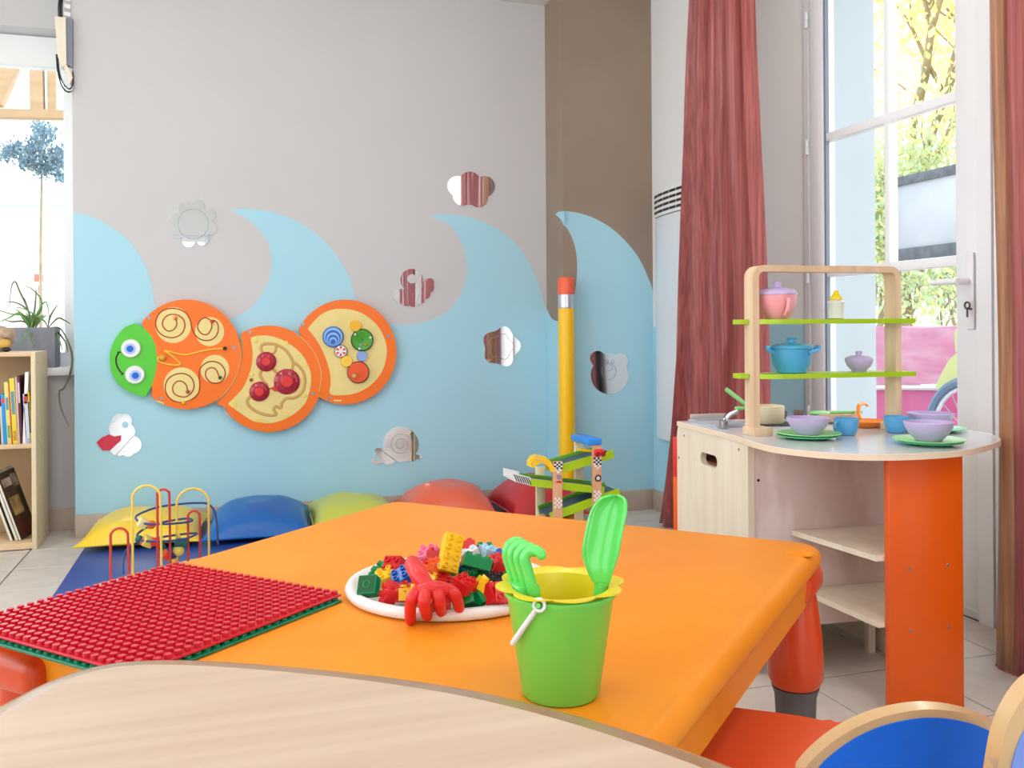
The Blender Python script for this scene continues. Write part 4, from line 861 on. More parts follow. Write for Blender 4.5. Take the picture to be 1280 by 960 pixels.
# ------------------------------------------------------------------ round white tray with building bricks
tc = (onz(432, 741, TZ)+onz(690, 741, TZ))*.5; tf, tk = onz(550, 776, TZ), onz(560, 699, TZ)
tc = Vector(((tf.x+tk.x)/2, (tf.y+tk.y)/2, TZ)); TRR = .178
tc = onz(433, 739, TZ)+RGT*TRR; 
tr = thing('tray', 'round white plastic tray of building bricks on the orange table', 'tray', (tc.x, tc.y, TZ+.0003))
b = NB(); lathe(b, [(0, .0), (TRR-.012, 0), (TRR-.002, .004), (TRR, .012), (TRR-.004, .019), (TRR-.012, .020), (TRR-.018, .016), (TRR-.024, .006), (0, .005)], 64); part('dish', b, WHITEP, tr, ang=60)
PI_ = .0158
def brick(px, py, z, col, nx, ny, sd, ld, label, h=.0192, extra=None, pos=None):
    up = rfu(*sd); lg = rfu(*ld); lg = (lg-up*lg.dot(up)).normalized(); sd_ = up.cross(lg)
    R = Matrix((lg, sd_, up)).transposed()
    c = pos if pos is not None else onz(px, py, z)
    t = thing('building_brick', label, 'brick', c, group='toy building bricks in the white tray', rot=R.to_euler())
    L_, Wd = nx*PI_, ny*PI_
    b = NB(); box(b, (0, 0, 0), (L_-.0004, Wd-.0004, h), .0007, seg=1); part('body', b, BRK[col], t)
    b = NB()
    for i in range(nx):
        for j in range(ny):
            lathe(b, [(.0050, 0), (.0049, .0042), (.0046, .0046), (.0034, .0046), (.0034, .002), (0, .002)], 12, (-L_/2+(i+.5)*PI_, -Wd/2+(j+.5)*PI_, h/2))
    part('studs', b, BRK[col], t)
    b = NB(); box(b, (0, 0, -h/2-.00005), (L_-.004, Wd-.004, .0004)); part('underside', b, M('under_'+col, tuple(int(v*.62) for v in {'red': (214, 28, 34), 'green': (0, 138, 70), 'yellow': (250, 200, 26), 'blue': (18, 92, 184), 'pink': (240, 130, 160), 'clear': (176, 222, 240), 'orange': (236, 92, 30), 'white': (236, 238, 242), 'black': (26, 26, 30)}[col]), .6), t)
    if min(nx, ny) > 1:
        b = NB(); tube(b, [(.0055*cos(q), .0055*sin(q), -h/2-.0004) for q in [2*PI*i/16 for i in range(16)]], .0011, 6, closed=True); part('underside_tube', b, BRK[col], t)
    return t
z0 = TZ+.018
BR = [ # px, py, height, colour, nx, ny, stud direction (right, forward, up), long direction, label
 (461, 733, TZ+.030, 'green', 2, 2, (.25, .75, -.6), (.8, -.3, .2), 'green brick lying underside up at the left rim of the tray'),
 (483, 722, TZ+.028, 'yellow', 2, 2, (-.2, -.35, .9), (1, .3, .1), 'yellow square brick right behind the green brick at the left of the tray'),
 (492, 708, TZ+.042, 'red', 2, 2, (-.35, -.75, .55), (.9, -.4, .1), 'red square brick at the far left of the pile'),
 (475, 716, TZ+.026, 'green', 2, 2, (-.7, -.1, .7), (.3, .9, .1), 'green brick peeking out behind the yellow brick at left'),
 (503, 722, TZ+.034, 'blue', 2, 2, (-.4, -.5, .75), (.9, .1, .4), 'small blue brick just left of the red rake handle'),
 (487, 743, TZ+.026, 'red', 2, 2, (-.85, -.25, .3), (.2, -.3, .9), 'red brick with sideways studs left of the red rake tines'),
 (497, 741, TZ+.028, 'red', 2, 2, (0, -.1, 1), (1, 0, 0), 'plain red brick face beside the red rake tines'),
 (511, 742, TZ+.027, 'yellow', 2, 2, (0, .2, 1), (1, .1, 0), 'yellow brick half hidden behind the red rake tines'),
 (538, 752, TZ+.024, 'yellow', 2, 2, (0, -.6, .6), (1, 0, 0), 'yellow brick seen between the red rake tines'),
 (549, 757, TZ+.022, 'red', 2, 2, (.2, .1, .9), (1, .2, 0), 'red brick low under the red rake tines'),
 (535, 694, TZ+.055, 'pink', 2, 2, (-.3, -.3, .9), (.9, -.3, .2), 'pink brick at the back left of the pile'),
 (544, 696, TZ+.056, 'red', 2, 2, (.1, .3, .95), (1, .1, 0), 'dark red brick behind the pink brick'),
 (532, 710, TZ+.050, 'red', 2, 2, (-.5, .1, .85), (.6, -.6, .3), 'red brick with a round mark left of the eye brick'),
 (542, 711, TZ+.055, 'orange', 2, 2, (-.55, -.1, .8), (.6, -.7, .3), 'orange-red brick printed with an eye'),
 (563, 692, TZ+.078, 'yellow', 4, 2, (.42, -.80, .42), (.16, .52, .85), 'large yellow eight-stud brick standing steeply on top of the pile'),
 (582, 686, TZ+.060, 'red', 2, 2, (-.2, .5, .8), (.8, .3, .2), 'red rounded brick behind the large yellow brick'),
 (588, 694, TZ+.056, 'white', 2, 1, (-.3, -.2, .9), (.7, .2, .7), 'white narrow brick behind the large yellow brick'),
 (595, 704, TZ+.060, 'green', 3, 2, (.22, .40, .88), (.35, .42, .84), 'green brick leaning steeply right of the large yellow brick'),
 (611, 692, TZ+.052, 'clear', 2, 2, (.3, .1, .9), (.7, .4, -.3), 'pale blue brick behind the green leaning brick'),
 (606, 688, TZ+.050, 'green', 2, 1, (0, .1, 1), (1, 0, 0), 'dark green narrow brick at the back right of the pile'),
 (619, 707, TZ+.050, 'red', 2, 2, (.45, .2, .85), (.6, -.5, .2), 'red brick right of the green leaning brick'),
 (628, 704, TZ+.046, 'red', 2, 2, (.2, .5, .8), (.9, 0, .2), 'red brick half behind another red brick at the right of the pile'),
 (631, 696, TZ+.048, 'blue', 2, 2, (-.3, .4, .85), (.8, .3, .3), 'blue brick at the right edge of the pile beside the green rake'),
 (580, 731, TZ+.050, 'red', 2, 2, (.30, -.15, .94), (.85, -.5, .1), 'bright red four-stud brick front centre right of the red rake'),
 (566, 726, TZ+.036, 'green', 2, 2, (.3, -.2, .9), (.9, .2, 0), 'green brick under the large yellow brick'),
 (555, 724, TZ+.040, 'red', 2, 2, (.1, -.3, .9), (.9, -.2, .2), 'red brick between the eye brick and the red rake palm'),
 (536, 724, TZ+.042, 'yellow', 2, 1, (.3, .1, .9), (.8, -.3, .5), 'yellow narrow brick next to the red rake palm'),
 (583, 751, TZ+.024, 'green', 2, 2, (-.2, .5, .7), (.9, -.3, 0), 'green brick beside the outer tine of the red rake'),
 (601, 748, TZ+.024, 'green', 2, 2, (-.5, .3, .7), (.6, -.5, .5), 'green brick at the front rim of the tray'),
 (606, 734, TZ+.040, 'yellow', 2, 2, (.6, .2, .7), (.5, -.6, .5), 'yellow brick with its hollow side open towards the front rim'),
 (616, 742, TZ+.032, 'red', 2, 2, (.75, -.3, .5), (.3, -.7, .5), 'red brick at the front right rim of the tray'),
 (629, 742, TZ+.034, 'red', 2, 2, (.3, -.75, .55), (1, .1, 0), 'red brick with front-facing studs next to the green bucket'),
 (552, 741, TZ+.032, 'black', 2, 2, (0, 0, 1), (1, 0, 0), 'black brick deep in the pile under the red rake'),
 (640, 728, TZ+.030, 'green', 2, 2, (0, -.2, 1), (1, .2, 0), 'green brick behind the green bucket'),
 (620, 728, TZ+.034, 'black', 2, 2, (.2, 0, 1), (1, .4, 0), 'black brick in the gap at the right of the pile'),
 (525, 738, TZ+.026, 'red', 4, 2, (0, 0, 1), (1, .2, 0), 'long red brick at the bottom of the pile under the rake'),
 (575, 712, TZ+.038, 'blue', 2, 2, (0, 0, 1), (1, .2, 0), 'blue brick hidden low between yellow and green bricks'),
 (590, 722, TZ+.030, 'green', 4, 2, (0, 0, 1), (.8, .5, 0), 'long green brick at the bottom of the pile'),
 (520, 716, TZ+.028, 'white', 4, 2, (0, 0, 1), (.8, -.5, 0), 'long white brick at the bottom of the pile behind the rake handle'),
 (548, 706, TZ+.030, 'yellow', 4, 2, (0, 0, 1), (1, .1, 0), 'long yellow brick at the bottom of the pile at the back'),
 (605, 708, TZ+.030, 'red', 4, 2, (0, 0, 1), (1, -.2, 0), 'long red brick at the bottom back right of the pile')]
eyeb = None
for a in BR:
    t_ = brick(*a)
    if 'eye' in a[8] and a[3] == 'orange': eyeb = t_
Rm = pose(eyeb)
for r_, m_, k in ((.0062, WHITEP, 0), (.0044, BLACK, 1)):
    b = NB(); lathe(b, [(0, -.0003), (r_, -.0003), (r_, .0003), (0, .0003)], 16, (.004, -.0159-.0004*k, .0), ax='Y'); part('printed_eye', b, m_, eyeb)
    b = NB(); lathe(b, [(0, -.0003), (r_, -.0003), (r_, .0003), (0, .0003)], 16, (.0159+.0004*k, .004, .0), ax='X'); part('printed_eye', b, m_, eyeb)
# ------------------------------------------------------------------ red rake over the tray rim
def rk(px, py, z): return onz(px, py, z)
hub = rk(541, 737, TZ+.058)
t = thing('toy_rake', 'red plastic toy rake hooked over the front rim of the white tray', 'toy rake', rk(540, 774, TZ+.002))
b = NB(); hp = smooth([rk(515, 703, TZ+.078), rk(520, 712, TZ+.076), rk(526, 722, TZ+.070), rk(533, 731, TZ+.062), rk(538, 736, TZ+.057)], 5)
n = len(hp); tube(b, hp, [.0105 if i < 2 else .0145-.0055*max(0, (i/n-.35))/.65 if i/n > .35 else .0138 for i in range(n)], 14); ball(b, hp[0], .0108, 12, 8); part('handle', b, PRED, t, True, ang=60)
b = NB()
for l in ([(532, 735, .056), (523, 739, .054), (516, 747, .048), (513, 760, .030), (513, 775, .008)], [(537, 737, .056), (532, 743, .053), (530, 752, .046), (532, 763, .026), (534, 770, .014)], [(543, 737, .056), (546, 742, .053), (549, 750, .045), (551, 760, .026), (552, 766, .015)], [(548, 735, .056), (559, 737, .054), (568, 743, .048), (572, 752, .034), (574, 760, .022)]):
    P = smooth([rk(x, y, TZ+z) for x, y, z in l], 5); m = len(P); tube(b, P, [.0105-.0022*i/m for i in range(m)], 12); ball(b, P[-1], .0083, 10, 7)
tube(b, smooth([rk(526, 739, TZ+.055), rk(540, 735, TZ+.060), rk(556, 737, TZ+.055)], 5), .0115, 12); part('tines', b, PRED, t, True, ang=60)
# ------------------------------------------------------------------ green bucket with yellow flower rim
bc = onz(701, 866.5, TZ); HB, R0, R1 = .128, .0470, .0655
bk = thing('bucket', 'green plastic toy bucket with yellow flower-shaped rim on the orange table', 'bucket', (bc.x, bc.y, TZ+.0003))
b = NB(); lathe_open(b, [(0, .0), (R0-.003, 0), (R0, .003), (R1-.001, HB-.010), (R1+.0025, HB-.006), (R1+.0025, HB-.001), (R1-.0015, HB), (R1-.004, HB-.004), (R0-.004, .004), (0, .004)], 56); part('body', b, PGREEN, bk, ang=50)
pet = lambda a, r, z: 1+(.155*abs(cos(4*a+.4))**.8-.045 if r > R1+.003 else 0)
b = NB(); lathe_open(b, [(R1-.0125, HB-.045), (R1-.0048, HB+.001), (R1+.001, HB+.003), (R1+.0062, HB+.0045), (R1+.0064, HB+.006), (R1+.001, HB+.0048), (R1-.0065, HB+.003), (R1-.0145, HB-.045)], 144, fn=pet); part('flower_rim', b, PYEL, bk, ang=50)
b = NB(); lathe(b, [(0, HB-.046), (R1-.0125, HB-.046), (R1-.0125, HB-.044), (0, HB-.044)], 40); part('sieve_floor', b, PYEL, bk)
# handle: swung down at the left front
hv = ony(675, 752, bc.y-.06); hl = pose(bk).inverted() @ hv
hz_ = .900-(752-406)*1.06/1144.2-TZ
# white pivot ring and rod lying along the bucket side
def side_pt(a, z, off=.004): rr = R0+(R1-R0)*(z/HB)+off; return Vector((rr*cos(a), rr*sin(a), z))
def proj(P):
    d = Vector(P)-EYE; x = d.dot(RGT); y = d.dot(FWD); u = FOC*x/y; v = -FOC*d.z/y
    return 640+u*cos(RO)+v*sin(RO), HZ-u*sin(RO)+v*cos(RO)
def find_side(px, py, off=.004):                       # point of the visible bucket wall on that line of sight
    bestp, bd_ = None, 1e9
    for i in range(180):
        a = -PI+2*PI*i/180
        if (Vector((cos(a), sin(a), 0))).dot(FWD) > -.05: continue
        for k in range(40):
            z = HB*(k+.5)/40; q = proj(pose(bk) @ side_pt(a, z, off)); d = (q[0]-px)**2+(q[1]-py)**2
            if d < bd_: bd_, bestp = d, (a, z)
    return bestp
a_, z_ = find_side(675, 752); p0 = side_pt(a_, z_, .003); nrm = Vector((cos(a_), sin(a_), .12)).normalized(); tx_ = Vector((-sin(a_), cos(a_), 0)); tz_ = nrm.cross(tx_)
b = NB(); tube(b, [p0+nrm*.002+(tx_*cos(q)+tz_*sin(q))*.0065 for q in [2*PI*i/20 for i in range(20)]], .0022, 8, closed=True)
a2, z2 = find_side(648, 795, .004); pe = side_pt(a2, z2, .0042)
p1 = p0+nrm*.002+(pe-p0).normalized()*.0075
end = pe+(pe-p0).normalized()*.012+nrm*.0025
tube(b, [p1, p1.lerp(end, .5)+nrm*.001, end], [.0030, .0034, .0036], 10); ball(b, end, .0036, 10, 6); part('handle', b, WHITEP, bk, ang=60)
b = NB(); pv = p0; lathe(b, [(0, 0), (.003, 0), (.003, .006), (0, .006)], 10)
bmesh.ops.rotate(b, verts=b.verts, matrix=nrm.to_track_quat('Z', 'Y').to_matrix()); bmesh.ops.translate(b, verts=b.verts, vec=pv); part('pivot', b, PGREEN, bk)
# green toy rake standing in the bucket (tines up)
BW = Vector((bc.x, bc.y, TZ))
dpx = BW.dot(FWD)
def bp_(px, py, dd=0):                                  # point on the upright plane through the bucket axis, dd metres nearer (-) or farther
    r = ray(px, py); tt = (dpx+dd)/r.dot(FWD); return EYE+r*tt
t = thing('toy_rake', 'light green plastic toy rake standing tines up in the bucket', 'toy rake', bp_(652, 735, .0))
b = NB()
for i, (x0, x1) in enumerate(((641, 634), (647, 640), (654, 648), (661, 656))):
    dd = .028-.014*i
    P = smooth([bp_(x0+6, 742, dd), bp_(x0, 718, dd), bp_(x1, 694+i*2, dd), bp_(x1+3, 682+i*3.4, dd), bp_(x1+10, 677+i*3.6, dd-.003), bp_(x1+18, 679+i*3.6, dd-.008), bp_(x1+21, 683+i*3.6, dd-.010)], 5)
    m = len(P); tube(b, P, [.0070-.001*k/m for k in range(m)], 12); ball(b, P[-1], .006, 10, 6)
part('tines', b, PLGREEN, t, True, ang=60)
b = NB(); tube(b, smooth([bp_(654, 738, .006), bp_(658, 775, .006), bp_(666, 806, .0)], 5), [.012, .011, .010, .009, .008, .008, .0075, .0072, .007, .007, .007], 12); box(b, bp_(653, 738, .008), (.034, .040, .02), .006, rot=Euler((0, 0, -TH+.5))); part('handle', b, PLGREEN, t, True, ang=60)
# green shovel
t = thing('toy_shovel', 'light green plastic toy shovel standing blade up in the bucket', 'toy shovel', bp_(752, 728, -.005))
cl = smooth([bp_(753, 728, .0), bp_(753, 712, .0), bp_(755, 692, .004), bp_(760, 664, .008), bp_(766, 638, .012), bp_(772, 620, .016)], 5)
wid = [.0105, .0135, .019, .0235, .0265, .0265, .0265, .026, .025, .0245, .024]
b = NB(); N = len(cl); grid = []
side = rfu(.96, -.30, .05); nf = rfu(-.35, -.9, .18)
for i, c_ in enumerate(cl):
    s = i/(N-1); w = .0075+.0140*min(1, s*2.4)**.9 if s < .42 else .0215
    if s > .72: w *= math.sqrt(max(.02, 1-((s-.72)/.29)**2))
    row = []
    for j in range(11):
        q = -1+2*j/10; row.append(c_+side*(w*q)+nf*(.014*(abs(q)**2.2)*min(1, s*2.2)+.004))
    grid.append(row)
vs = [[b.verts.new(p_) for p_ in r_] for r_ in grid]
for i in range(N-1):
    for j in range(10): b.faces.new((vs[i][j], vs[i][j+1], vs[i+1][j+1], vs[i+1][j]))
o = part('blade', b, PLGREEN, t, True, ang=80); md = o.modifiers.new('wall', 'SOLIDIFY'); md.thickness = .0026; md.offset = 0
b = NB(); rim_ = [r_[0] for r_ in grid]+grid[-1][1:-1]+[r_[-1] for r_ in grid[::-1]]; tube(b, rim_, .0019, 7); part('rim', b, PLGREEN, t, True, ang=60)
b = NB(); tube(b, smooth([bp_(754, 708, .004), bp_(752, 730, .004), bp_(748, 770, .004), bp_(742, 806, .002)], 5), [.0075]*4+[.009]*12, 12); part('handle', b, PLGREEN, t, True, ang=60)
# ------------------------------------------------------------------ play kitchen (turned 4 degrees)
KO = Vector((1.278, 2.079, 0)); KR = math.radians(-4); KZ = .61
kt = thing('play_kitchen', 'wooden play kitchen with half-round counter, orange support panel and lime shelves by the glass door', 'play kitchen', KO, KR)
def kp(name, b, m, par=kt, lb=None, ang=35): return part(name, b, m, par, False, lb, ang)
cab = kt
ZU = KZ-.014
# side panel with grip hole
o_ = [(0, y, z) for y, z in ((0, .0), (0, ZU+.013), (.40, ZU+.013), (.428, ZU+.009), (.447, ZU-.004), (.455, ZU-.03), (.455, 0))]
hole = [(0, .233+u, .522+v) for u, v in rrect(.108, .034, .0165, 5)]
b = NB(); extr_hole(b, o_, [hole], (.018, 0, 0)); sp_ = kp('side_panel', b, BIRCH)
for y, z in ((.40, .572), (.05, .575), (.44, .50), (.44, .14), (.02, .2)): b = NB(); lathe(b, [(0, -.001), (.0035, -.001), (.0035, 0), (0, 0)], 10, (0, y, z), ax='X'); part('screw', b, SCREW, sp_)
b = NB(); bx(b, .432, .45, .0, .455, 0, ZU, .002); kp('side_panel', b, BIRCH)
b = NB(); bx(b, .018, .432, .002, .018, .112, ZU, .001); kp('back_panel', b, BIRCHG)
b = NB(); lathe(b, [(0, -.001), (.004, -.001), (.004, 0), (0, 0)], 10, (.03, .002, .50), ax='Y'); kp('screw', b, BLACK)
b = NB(); bx(b, .018, .432, .08, .44, .112, .128); kp('cabinet_floor', b, BIRCH)
for u in (.19, .39): b = NB(); bx(b, u, u+.02, .06, .08, 0, .112); kp('leg', b, BIRCH)
b = NB(); bx(b, -.008, .458, .455, .471, .10, .44, .003); kp('door', b, KORANGE, lb='orange cupboard door')
b = NB(); bx(b, -.008, .458, .455, .471, .44, ZU-.035, .003); kp('front_rail', b, KRED, lb='red front rail')
b = NB(); bx(b, .018, .432, .018, .44, ZU-.09, ZU-.085); kp('inner_shelf', b, M('inner_brown', (120, 60, 24), .7))
# counter: one continuous half round top
edge = [(0, .44), (-.004, .40), (-.004, .2), (-.006, .04), (-.018, -.03), (-.024, -.09), (-.017, -.187), (.046, -.298), (.138, -.352), (.255, -.362), (.378, -.337), (.50, -.271), (.592, -.2), (.65, -.107), (.672, -.03), (.676, .08), (.662, .18), (.615, .27), (.555, .34), (.50, .40), (.472, .455)]
cp = [(0, .455)]+[(p_.x, p_.y) for p_ in smooth([(x, y, 0) for x, y in edge], 5)]
b = NB(); extr(b, [(x, y, ZU) for x, y in cp], (0, 0, .0136)); kp('counter_edge', b, M('beech_edge', (236, 216, 190), .4))
cc_ = Vector((.32, .10, 0)); b = NB(); extr(b, [tuple(Vector((x, y, ZU+.0136)).lerp(Vector((.32, .1, ZU+.0136)), .012)) for x, y in cp], (0, 0, .0006)); kp('counter_laminate', b, LAMW)
# orange support panel
b = NB(); bx(b, .193, .391, -.308, -.290, 0, ZU, .0012); op = kp('support_panel', b, KORANGE)
for px, py in ((1137, 711), (1185, 706), (1139, 788), (1186, 784)):
    r = ray(px, py); c_, s_ = cos(KR), sin(KR); tt = (-.308+(-KO.x*s_+KO.y*c_))/(-r.x*s_+r.y*c_); w = EYE+r*tt; l_ = pose(kt).inverted() @ w
    b = NB(); lathe(b, [(0, -.0012), (.003, -.0012), (.004, 0), (0, 0)], 10, (l_.x, -.308, l_.z), ax='Y'); part('screw', b, SCREW, op)
# two low shelves
for z, u0, u1 in ((.366, .125, .172), (.212, .150, .176)):
    b = NB(); extr(b, [(u0, .001, z-.014), (u1, -.289, z-.014), (.391, -.289, z-.014), (.432, .001, z-.014)], (0, 0, .0136)); kp('shelf', b, BIRCH)
# arch of bent plank with two lime shelves
U0, U1, V0, V1, ZT = .034, .4765, .030, .080, 1.0605
Rr = .032; T_ = .017
def arch_out(off):
    u0, u1, zt, r = U0+off, U1-off, ZT-off, max(Rr-off, .012); P = [(u0, KZ+.0002)]
    for i in range(7): a = PI-PI/2*i/6; P.append((u0+r+r*cos(a), zt-r+r*sin(a)))
    for i in range(7): a = PI/2-PI/2*i/6; P.append((u1-r+r*cos(a), zt-r+r*sin(a)))
    P.append((u1, KZ+.0002)); return P
P = arch_out(0)+arch_out(T_)[::-1]
b = NB(); extr(b, [(u, V0, z) for u, z in P], (0, V1-V0, 0)); ar = kp('arch', b, BEECHV, ang=30)
for u in (U0, U1-.022-.03):
    b = NB(); bx(b, u-.003 if u == U0 else u+.026, u+.052, V0-.005, V1+.01, KZ, KZ+.022, .002); part('foot', b, BEECHV, ar)
for zz in (.918, .774):
    P = [(U0-.024, V0+.024), (U0-.024, V1+.02), (U1+.012, V1+.02), (U1+.030, V1-.02), (U1+.030, V0-.020)]+[(U0+.075, V0-.028)]+[(U0+.045, V0-.024), (U0+.026, V0-.010), (U0+.0175, V0+.0), (U0+.0175, V0+.024)]
    b = NB(); extr(b, [(u, v, zz-.013) for u, v in P], (0, 0, .0125)); sh_ = kp('shelf', b, LIME, lb='lime green shelf')
    b = NB(); lathe(b, [(0, -.001), (.003, -.001), (.003, 0), (0, 0)], 10, (U0, (V0+V1)/2, zz-.006), ax='X'); part('screw', b, SCREW, sh_)
# sink and tap, hob
def k2(u, v, z=KZ): return pose(kt) @ Vector((u, v, z))
STEEL = M('brushed_steel', (170, 170, 174), .3, metal=1)
b = NB()
for q in ((.03, .15, .24, .25), (.03, .15, .43, .44), (.03, .04, .25, .43), (.14, .15, .25, .43)): bx(b, q[0], q[1], q[2], q[3], KZ, KZ+.006, .001)
bx(b, .04, .14, .25, .43, KZ, KZ+.0015); sk = kp('sink', b, M('sink_grey', (176, 178, 188), .3))
b = NB(); tube(b, smooth([(.045, .225, KZ), (.045, .225, KZ+.022), (.07, .25, KZ+.034), (.115, .29, KZ+.040)], 5), .008, 10); box(b, (.04, .22, KZ+.012), (.02, .02, .024), .003); part('tap', b, STEEL, sk)
b = NB(); bx(b, .045, .16, .449, .458, KZ, KZ+.02, .002); part('splash_rim', b, M('sink_rim', (190, 178, 172), .4), sk)
for u, v in ((.235, .30), (.425, .32)):
    b = NB(); lathe(b, [(0, .0), (.075, 0), (.075, .002), (.068, .0028), (0, .0028)], 28, (u, v, KZ)); kp('hob_ring', b, BLACK)
for u, v in ((.346, .44), (.412, .455)):
    b = NB(); bx(b, u-.013, u+.013, v-.013, v+.005, KZ, KZ+.024, .002); kp('hob_knob', b, M('knob_brown', (112, 92, 84), .5))
# ------------------------------------------------------------------ crockery: each piece a thing
def vessel(name, label, cat, u, v, z, parts, group=None, rz=0, sc=1):
    t = thing(name, label, cat, k2(u, v, z), KR+rz, group)
    for nm, b, m in parts: b.transform(Matrix.Scale(sc, 4)); part(nm, b, m, t, ang=45)
    return t
def plate_b(r): b = NB(); lathe_open(b, [(0, 0), (r*.62, 0), (r*.7, .0025), (r, .0075), (r, .0095), (r*.72, .005), (r*.62, .0035), (0, .003)], 40); return b
def bowl_b(r, h): b = NB(); lathe_open(b, [(0, 0), (r*.5, 0), (r*.54, .003), (r*.80, h*.4), (r*.95, h*.75), (r, h-.001), (r-.003, h), (r*.92, h*.75), (r*.76, h*.4), (r*.45, .006), (0, .005)], 40); return b
PG1, PG2 = M('plate_mint', (150, 220, 140), .35), M('plate_jade', (80, 196, 140), .35)
def loc(px, py, z=KZ): w = onz(px, py, z); l_ = pose(kt).inverted() @ w; return l_.x, l_.y
u, v = loc(1010, 548); v += .0
vessel('plate', 'jade green toy plate, lower of two under the left lilac bowl', 'plate', u, v, KZ+.0008, [('dish', plate_b(.078), PG2)])
vessel('plate', 'mint green toy plate, upper of two under the left lilac bowl', 'plate', u+.003, v, KZ+.0062, [('dish', plate_b(.080), PG1)])
vessel('bowl', 'lilac toy bowl on mint plates at the left of the counter beside the arch post', 'bowl', u+.002, v+.003, KZ+.0105, [('shell', bowl_b(.054, .044), PLILAC)])
u, v = loc(1161, 556)
vessel('plate', 'jade green toy plate, lower of two under the right front lilac bowl', 'plate', u+.004, v, KZ+.0008, [('dish', plate_b(.074), PG2)])
vessel('plate', 'mint green toy plate, upper of two under the right front lilac bowl', 'plate', u, v+.0, KZ+.0062, [('dish', plate_b(.082), PG1)])
vessel('bowl', 'lilac toy bowl on mint plates at the right front of the counter', 'bowl', u, v, KZ+.0105, [('shell', bowl_b(.0575, .046), PLILAC)])
u, v = loc(1163, 539)
vessel('plate', 'jade green toy plate under the far right lilac bowl', 'plate', u+.01, v, KZ+.0008, [('dish', plate_b(.084), PG2)])
vessel('bowl', 'lilac toy bowl at the far right of the counter behind the front bowl', 'bowl', u, v, KZ+.0052, [('shell', bowl_b(.060, .046), PLILAC)])
def cup(label, px, py, az):
    u, v = loc(px, py); b = NB(); lathe_open(b, [(0, 0), (.021, 0), (.024, .004), (.029, .018), (.031, .032), (.032, .044), (.030, .0445), (.029, .032), (.026, .016), (.018, .006), (0, .005)], 32)
    h = NB(); d = Vector((cos(az), sin(az), 0)); tube(h, smooth([d*.029+Vector((0, 0, .035)), d*.041+Vector((0, 0, .036)), d*.045+Vector((0, 0, .026)), d*.040+Vector((0, 0, .014)), d*.027+Vector((0, 0, .012))], 5), .0042, 8)
    vessel('cup', label, 'cup', u, v, KZ+.0008, [('body', b, PBLUE), ('handle', h, PBLUE)])
cup('sky blue toy cup with handle at left, beside the left lilac bowl', 1058, 544, PI+.3); cup('sky blue toy cup with its handle turned right, left of the right lilac bowls', 1120, 541, -.35)
# saucepan of pale wood with mint handle
u, v = .222, .31
b = NB(); lathe_open(b, [(0, 0), (.050, 0), (.052, .003), (.052, .050), (.049, .051), (.046, .006), (0, .006)], 36)
h = NB(); box(h, (-.075, -.012, .046), (.062, .016, .010), .004)
vessel('saucepan', 'pale wooden toy saucepan with mint handle on the hob behind the left arch post', 'saucepan', u, v, KZ+.0035, [('body', b, M('pan_pale_wood', (232, 214, 180), .5, (224, 204, 168), 8, (6, 6, 1))), ('handle', h, PMINT)])
w0 = k2(u-.01, v-.02, KZ+.012)
a_, b_ = onz(912, 488, KZ+.075), None
r = ray(907, 486); tt = (k2(u-.09, v, 0)-EYE).dot(FWD)/r.dot(FWD); e_ = EYE+r*tt
b = NB(); tube(b, [w0, w0.lerp(e_, .3), w0.lerp(e_, .95), e_], [.004, .0055, .0065, .005], 10); single('toy_spatula', b, PMINT, 'mint green toy spatula sticking up out of the wooden saucepan', 'spatula')
# frying pan of pale wood with mint spoon
u, v = .44, .30
b = NB(); lathe_open(b, [(0, 0), (.062, 0), (.066, .004), (.070, .024), (.067, .025), (.062, .007), (0, .006)], 36)
vessel('frying_pan', 'pale wooden toy pan with a mint spoon in it behind the left lilac bowl', 'frying pan', u, v, KZ+.0035, [('body', b, M('pan_tan_wood', (226, 188, 158), .5))])
s0 = k2(u-.02, v, KZ+.028); r = ray(1077, 515); tt = (k2(u+.12, v-.01, 0)-EYE).dot(FWD)/r.dot(FWD); e_ = EYE+r*tt
b = NB(); tube(b, [s0, s0.lerp(e_, .3), e_], [.005, .0055, .005], 10); ball(b, s0+Vector((-.03, .0, 0)), .026, 14, 8, (1.3, 1, .28)); single('toy_spoon', b, PMINT, 'mint green toy spoon lying across the wooden pan, handle to the right', 'spoon')
# orange pan with upright loop handle
u, v = loc(1084, 534)
b = NB(); lathe_open(b, [(0, 0), (.040, 0), (.044, .003), (.060, .017), (.058, .0185), (.042, .006), (0, .005)], 36)
h = NB(); tube(h, smooth([(.020, .052, .016), (.030, .075, .034), (.046, .095, .052), (.072, .108, .056), (.084, .110, .048)], 5), .0062, 10, flat=.6)
vessel('frying_pan', 'orange toy frying pan with raised handle between the two blue cups', 'frying pan', u, v+.01, KZ+.0008, [('body', b, PORNG), ('handle', h, PORNG)])
# on the lime shelves
def pot_loc(px, vv): 
    r = ray(px, 420); c_, s_ = cos(KR), sin(KR); tt = (vv+(-KO.x*s_+KO.y*c_))/(-r.x*s_+r.y*c_); return (pose(kt).inverted() @ (EYE+r*tt)).x
ZS1, ZS2 = .9177, .7737
u = pot_loc(971.5, .055); 
b = NB(); lathe(b, [(0, 0), (.024, 0), (.026, .002), (.036, .016), (.044, .036), (.0455, .058), (0, .058)], 36)
h = NB(); tube(h, smooth([(.014, -.043, .046), (.013, -.054, .042), (.010, -.054, .022), (.008, -.040, .010)], 5), .0052, 9)
l = NB(); lathe(l, [(0, .0582), (.047, .0582), (.047, .062), (.040, .070), (.020, .0745), (.011, .075), (.0095, .083), (.011, .090), (.008, .0915), (0, .0915)], 36)
vessel('toy_teapot', 'pink toy pot with lilac lid on the upper lime shelf', 'toy pot', u, .054, ZS1, [('body', b, PPINK), ('handle', h, PPINK), ('lid', l, PLILAC)], rz=-.25, sc=1.12)
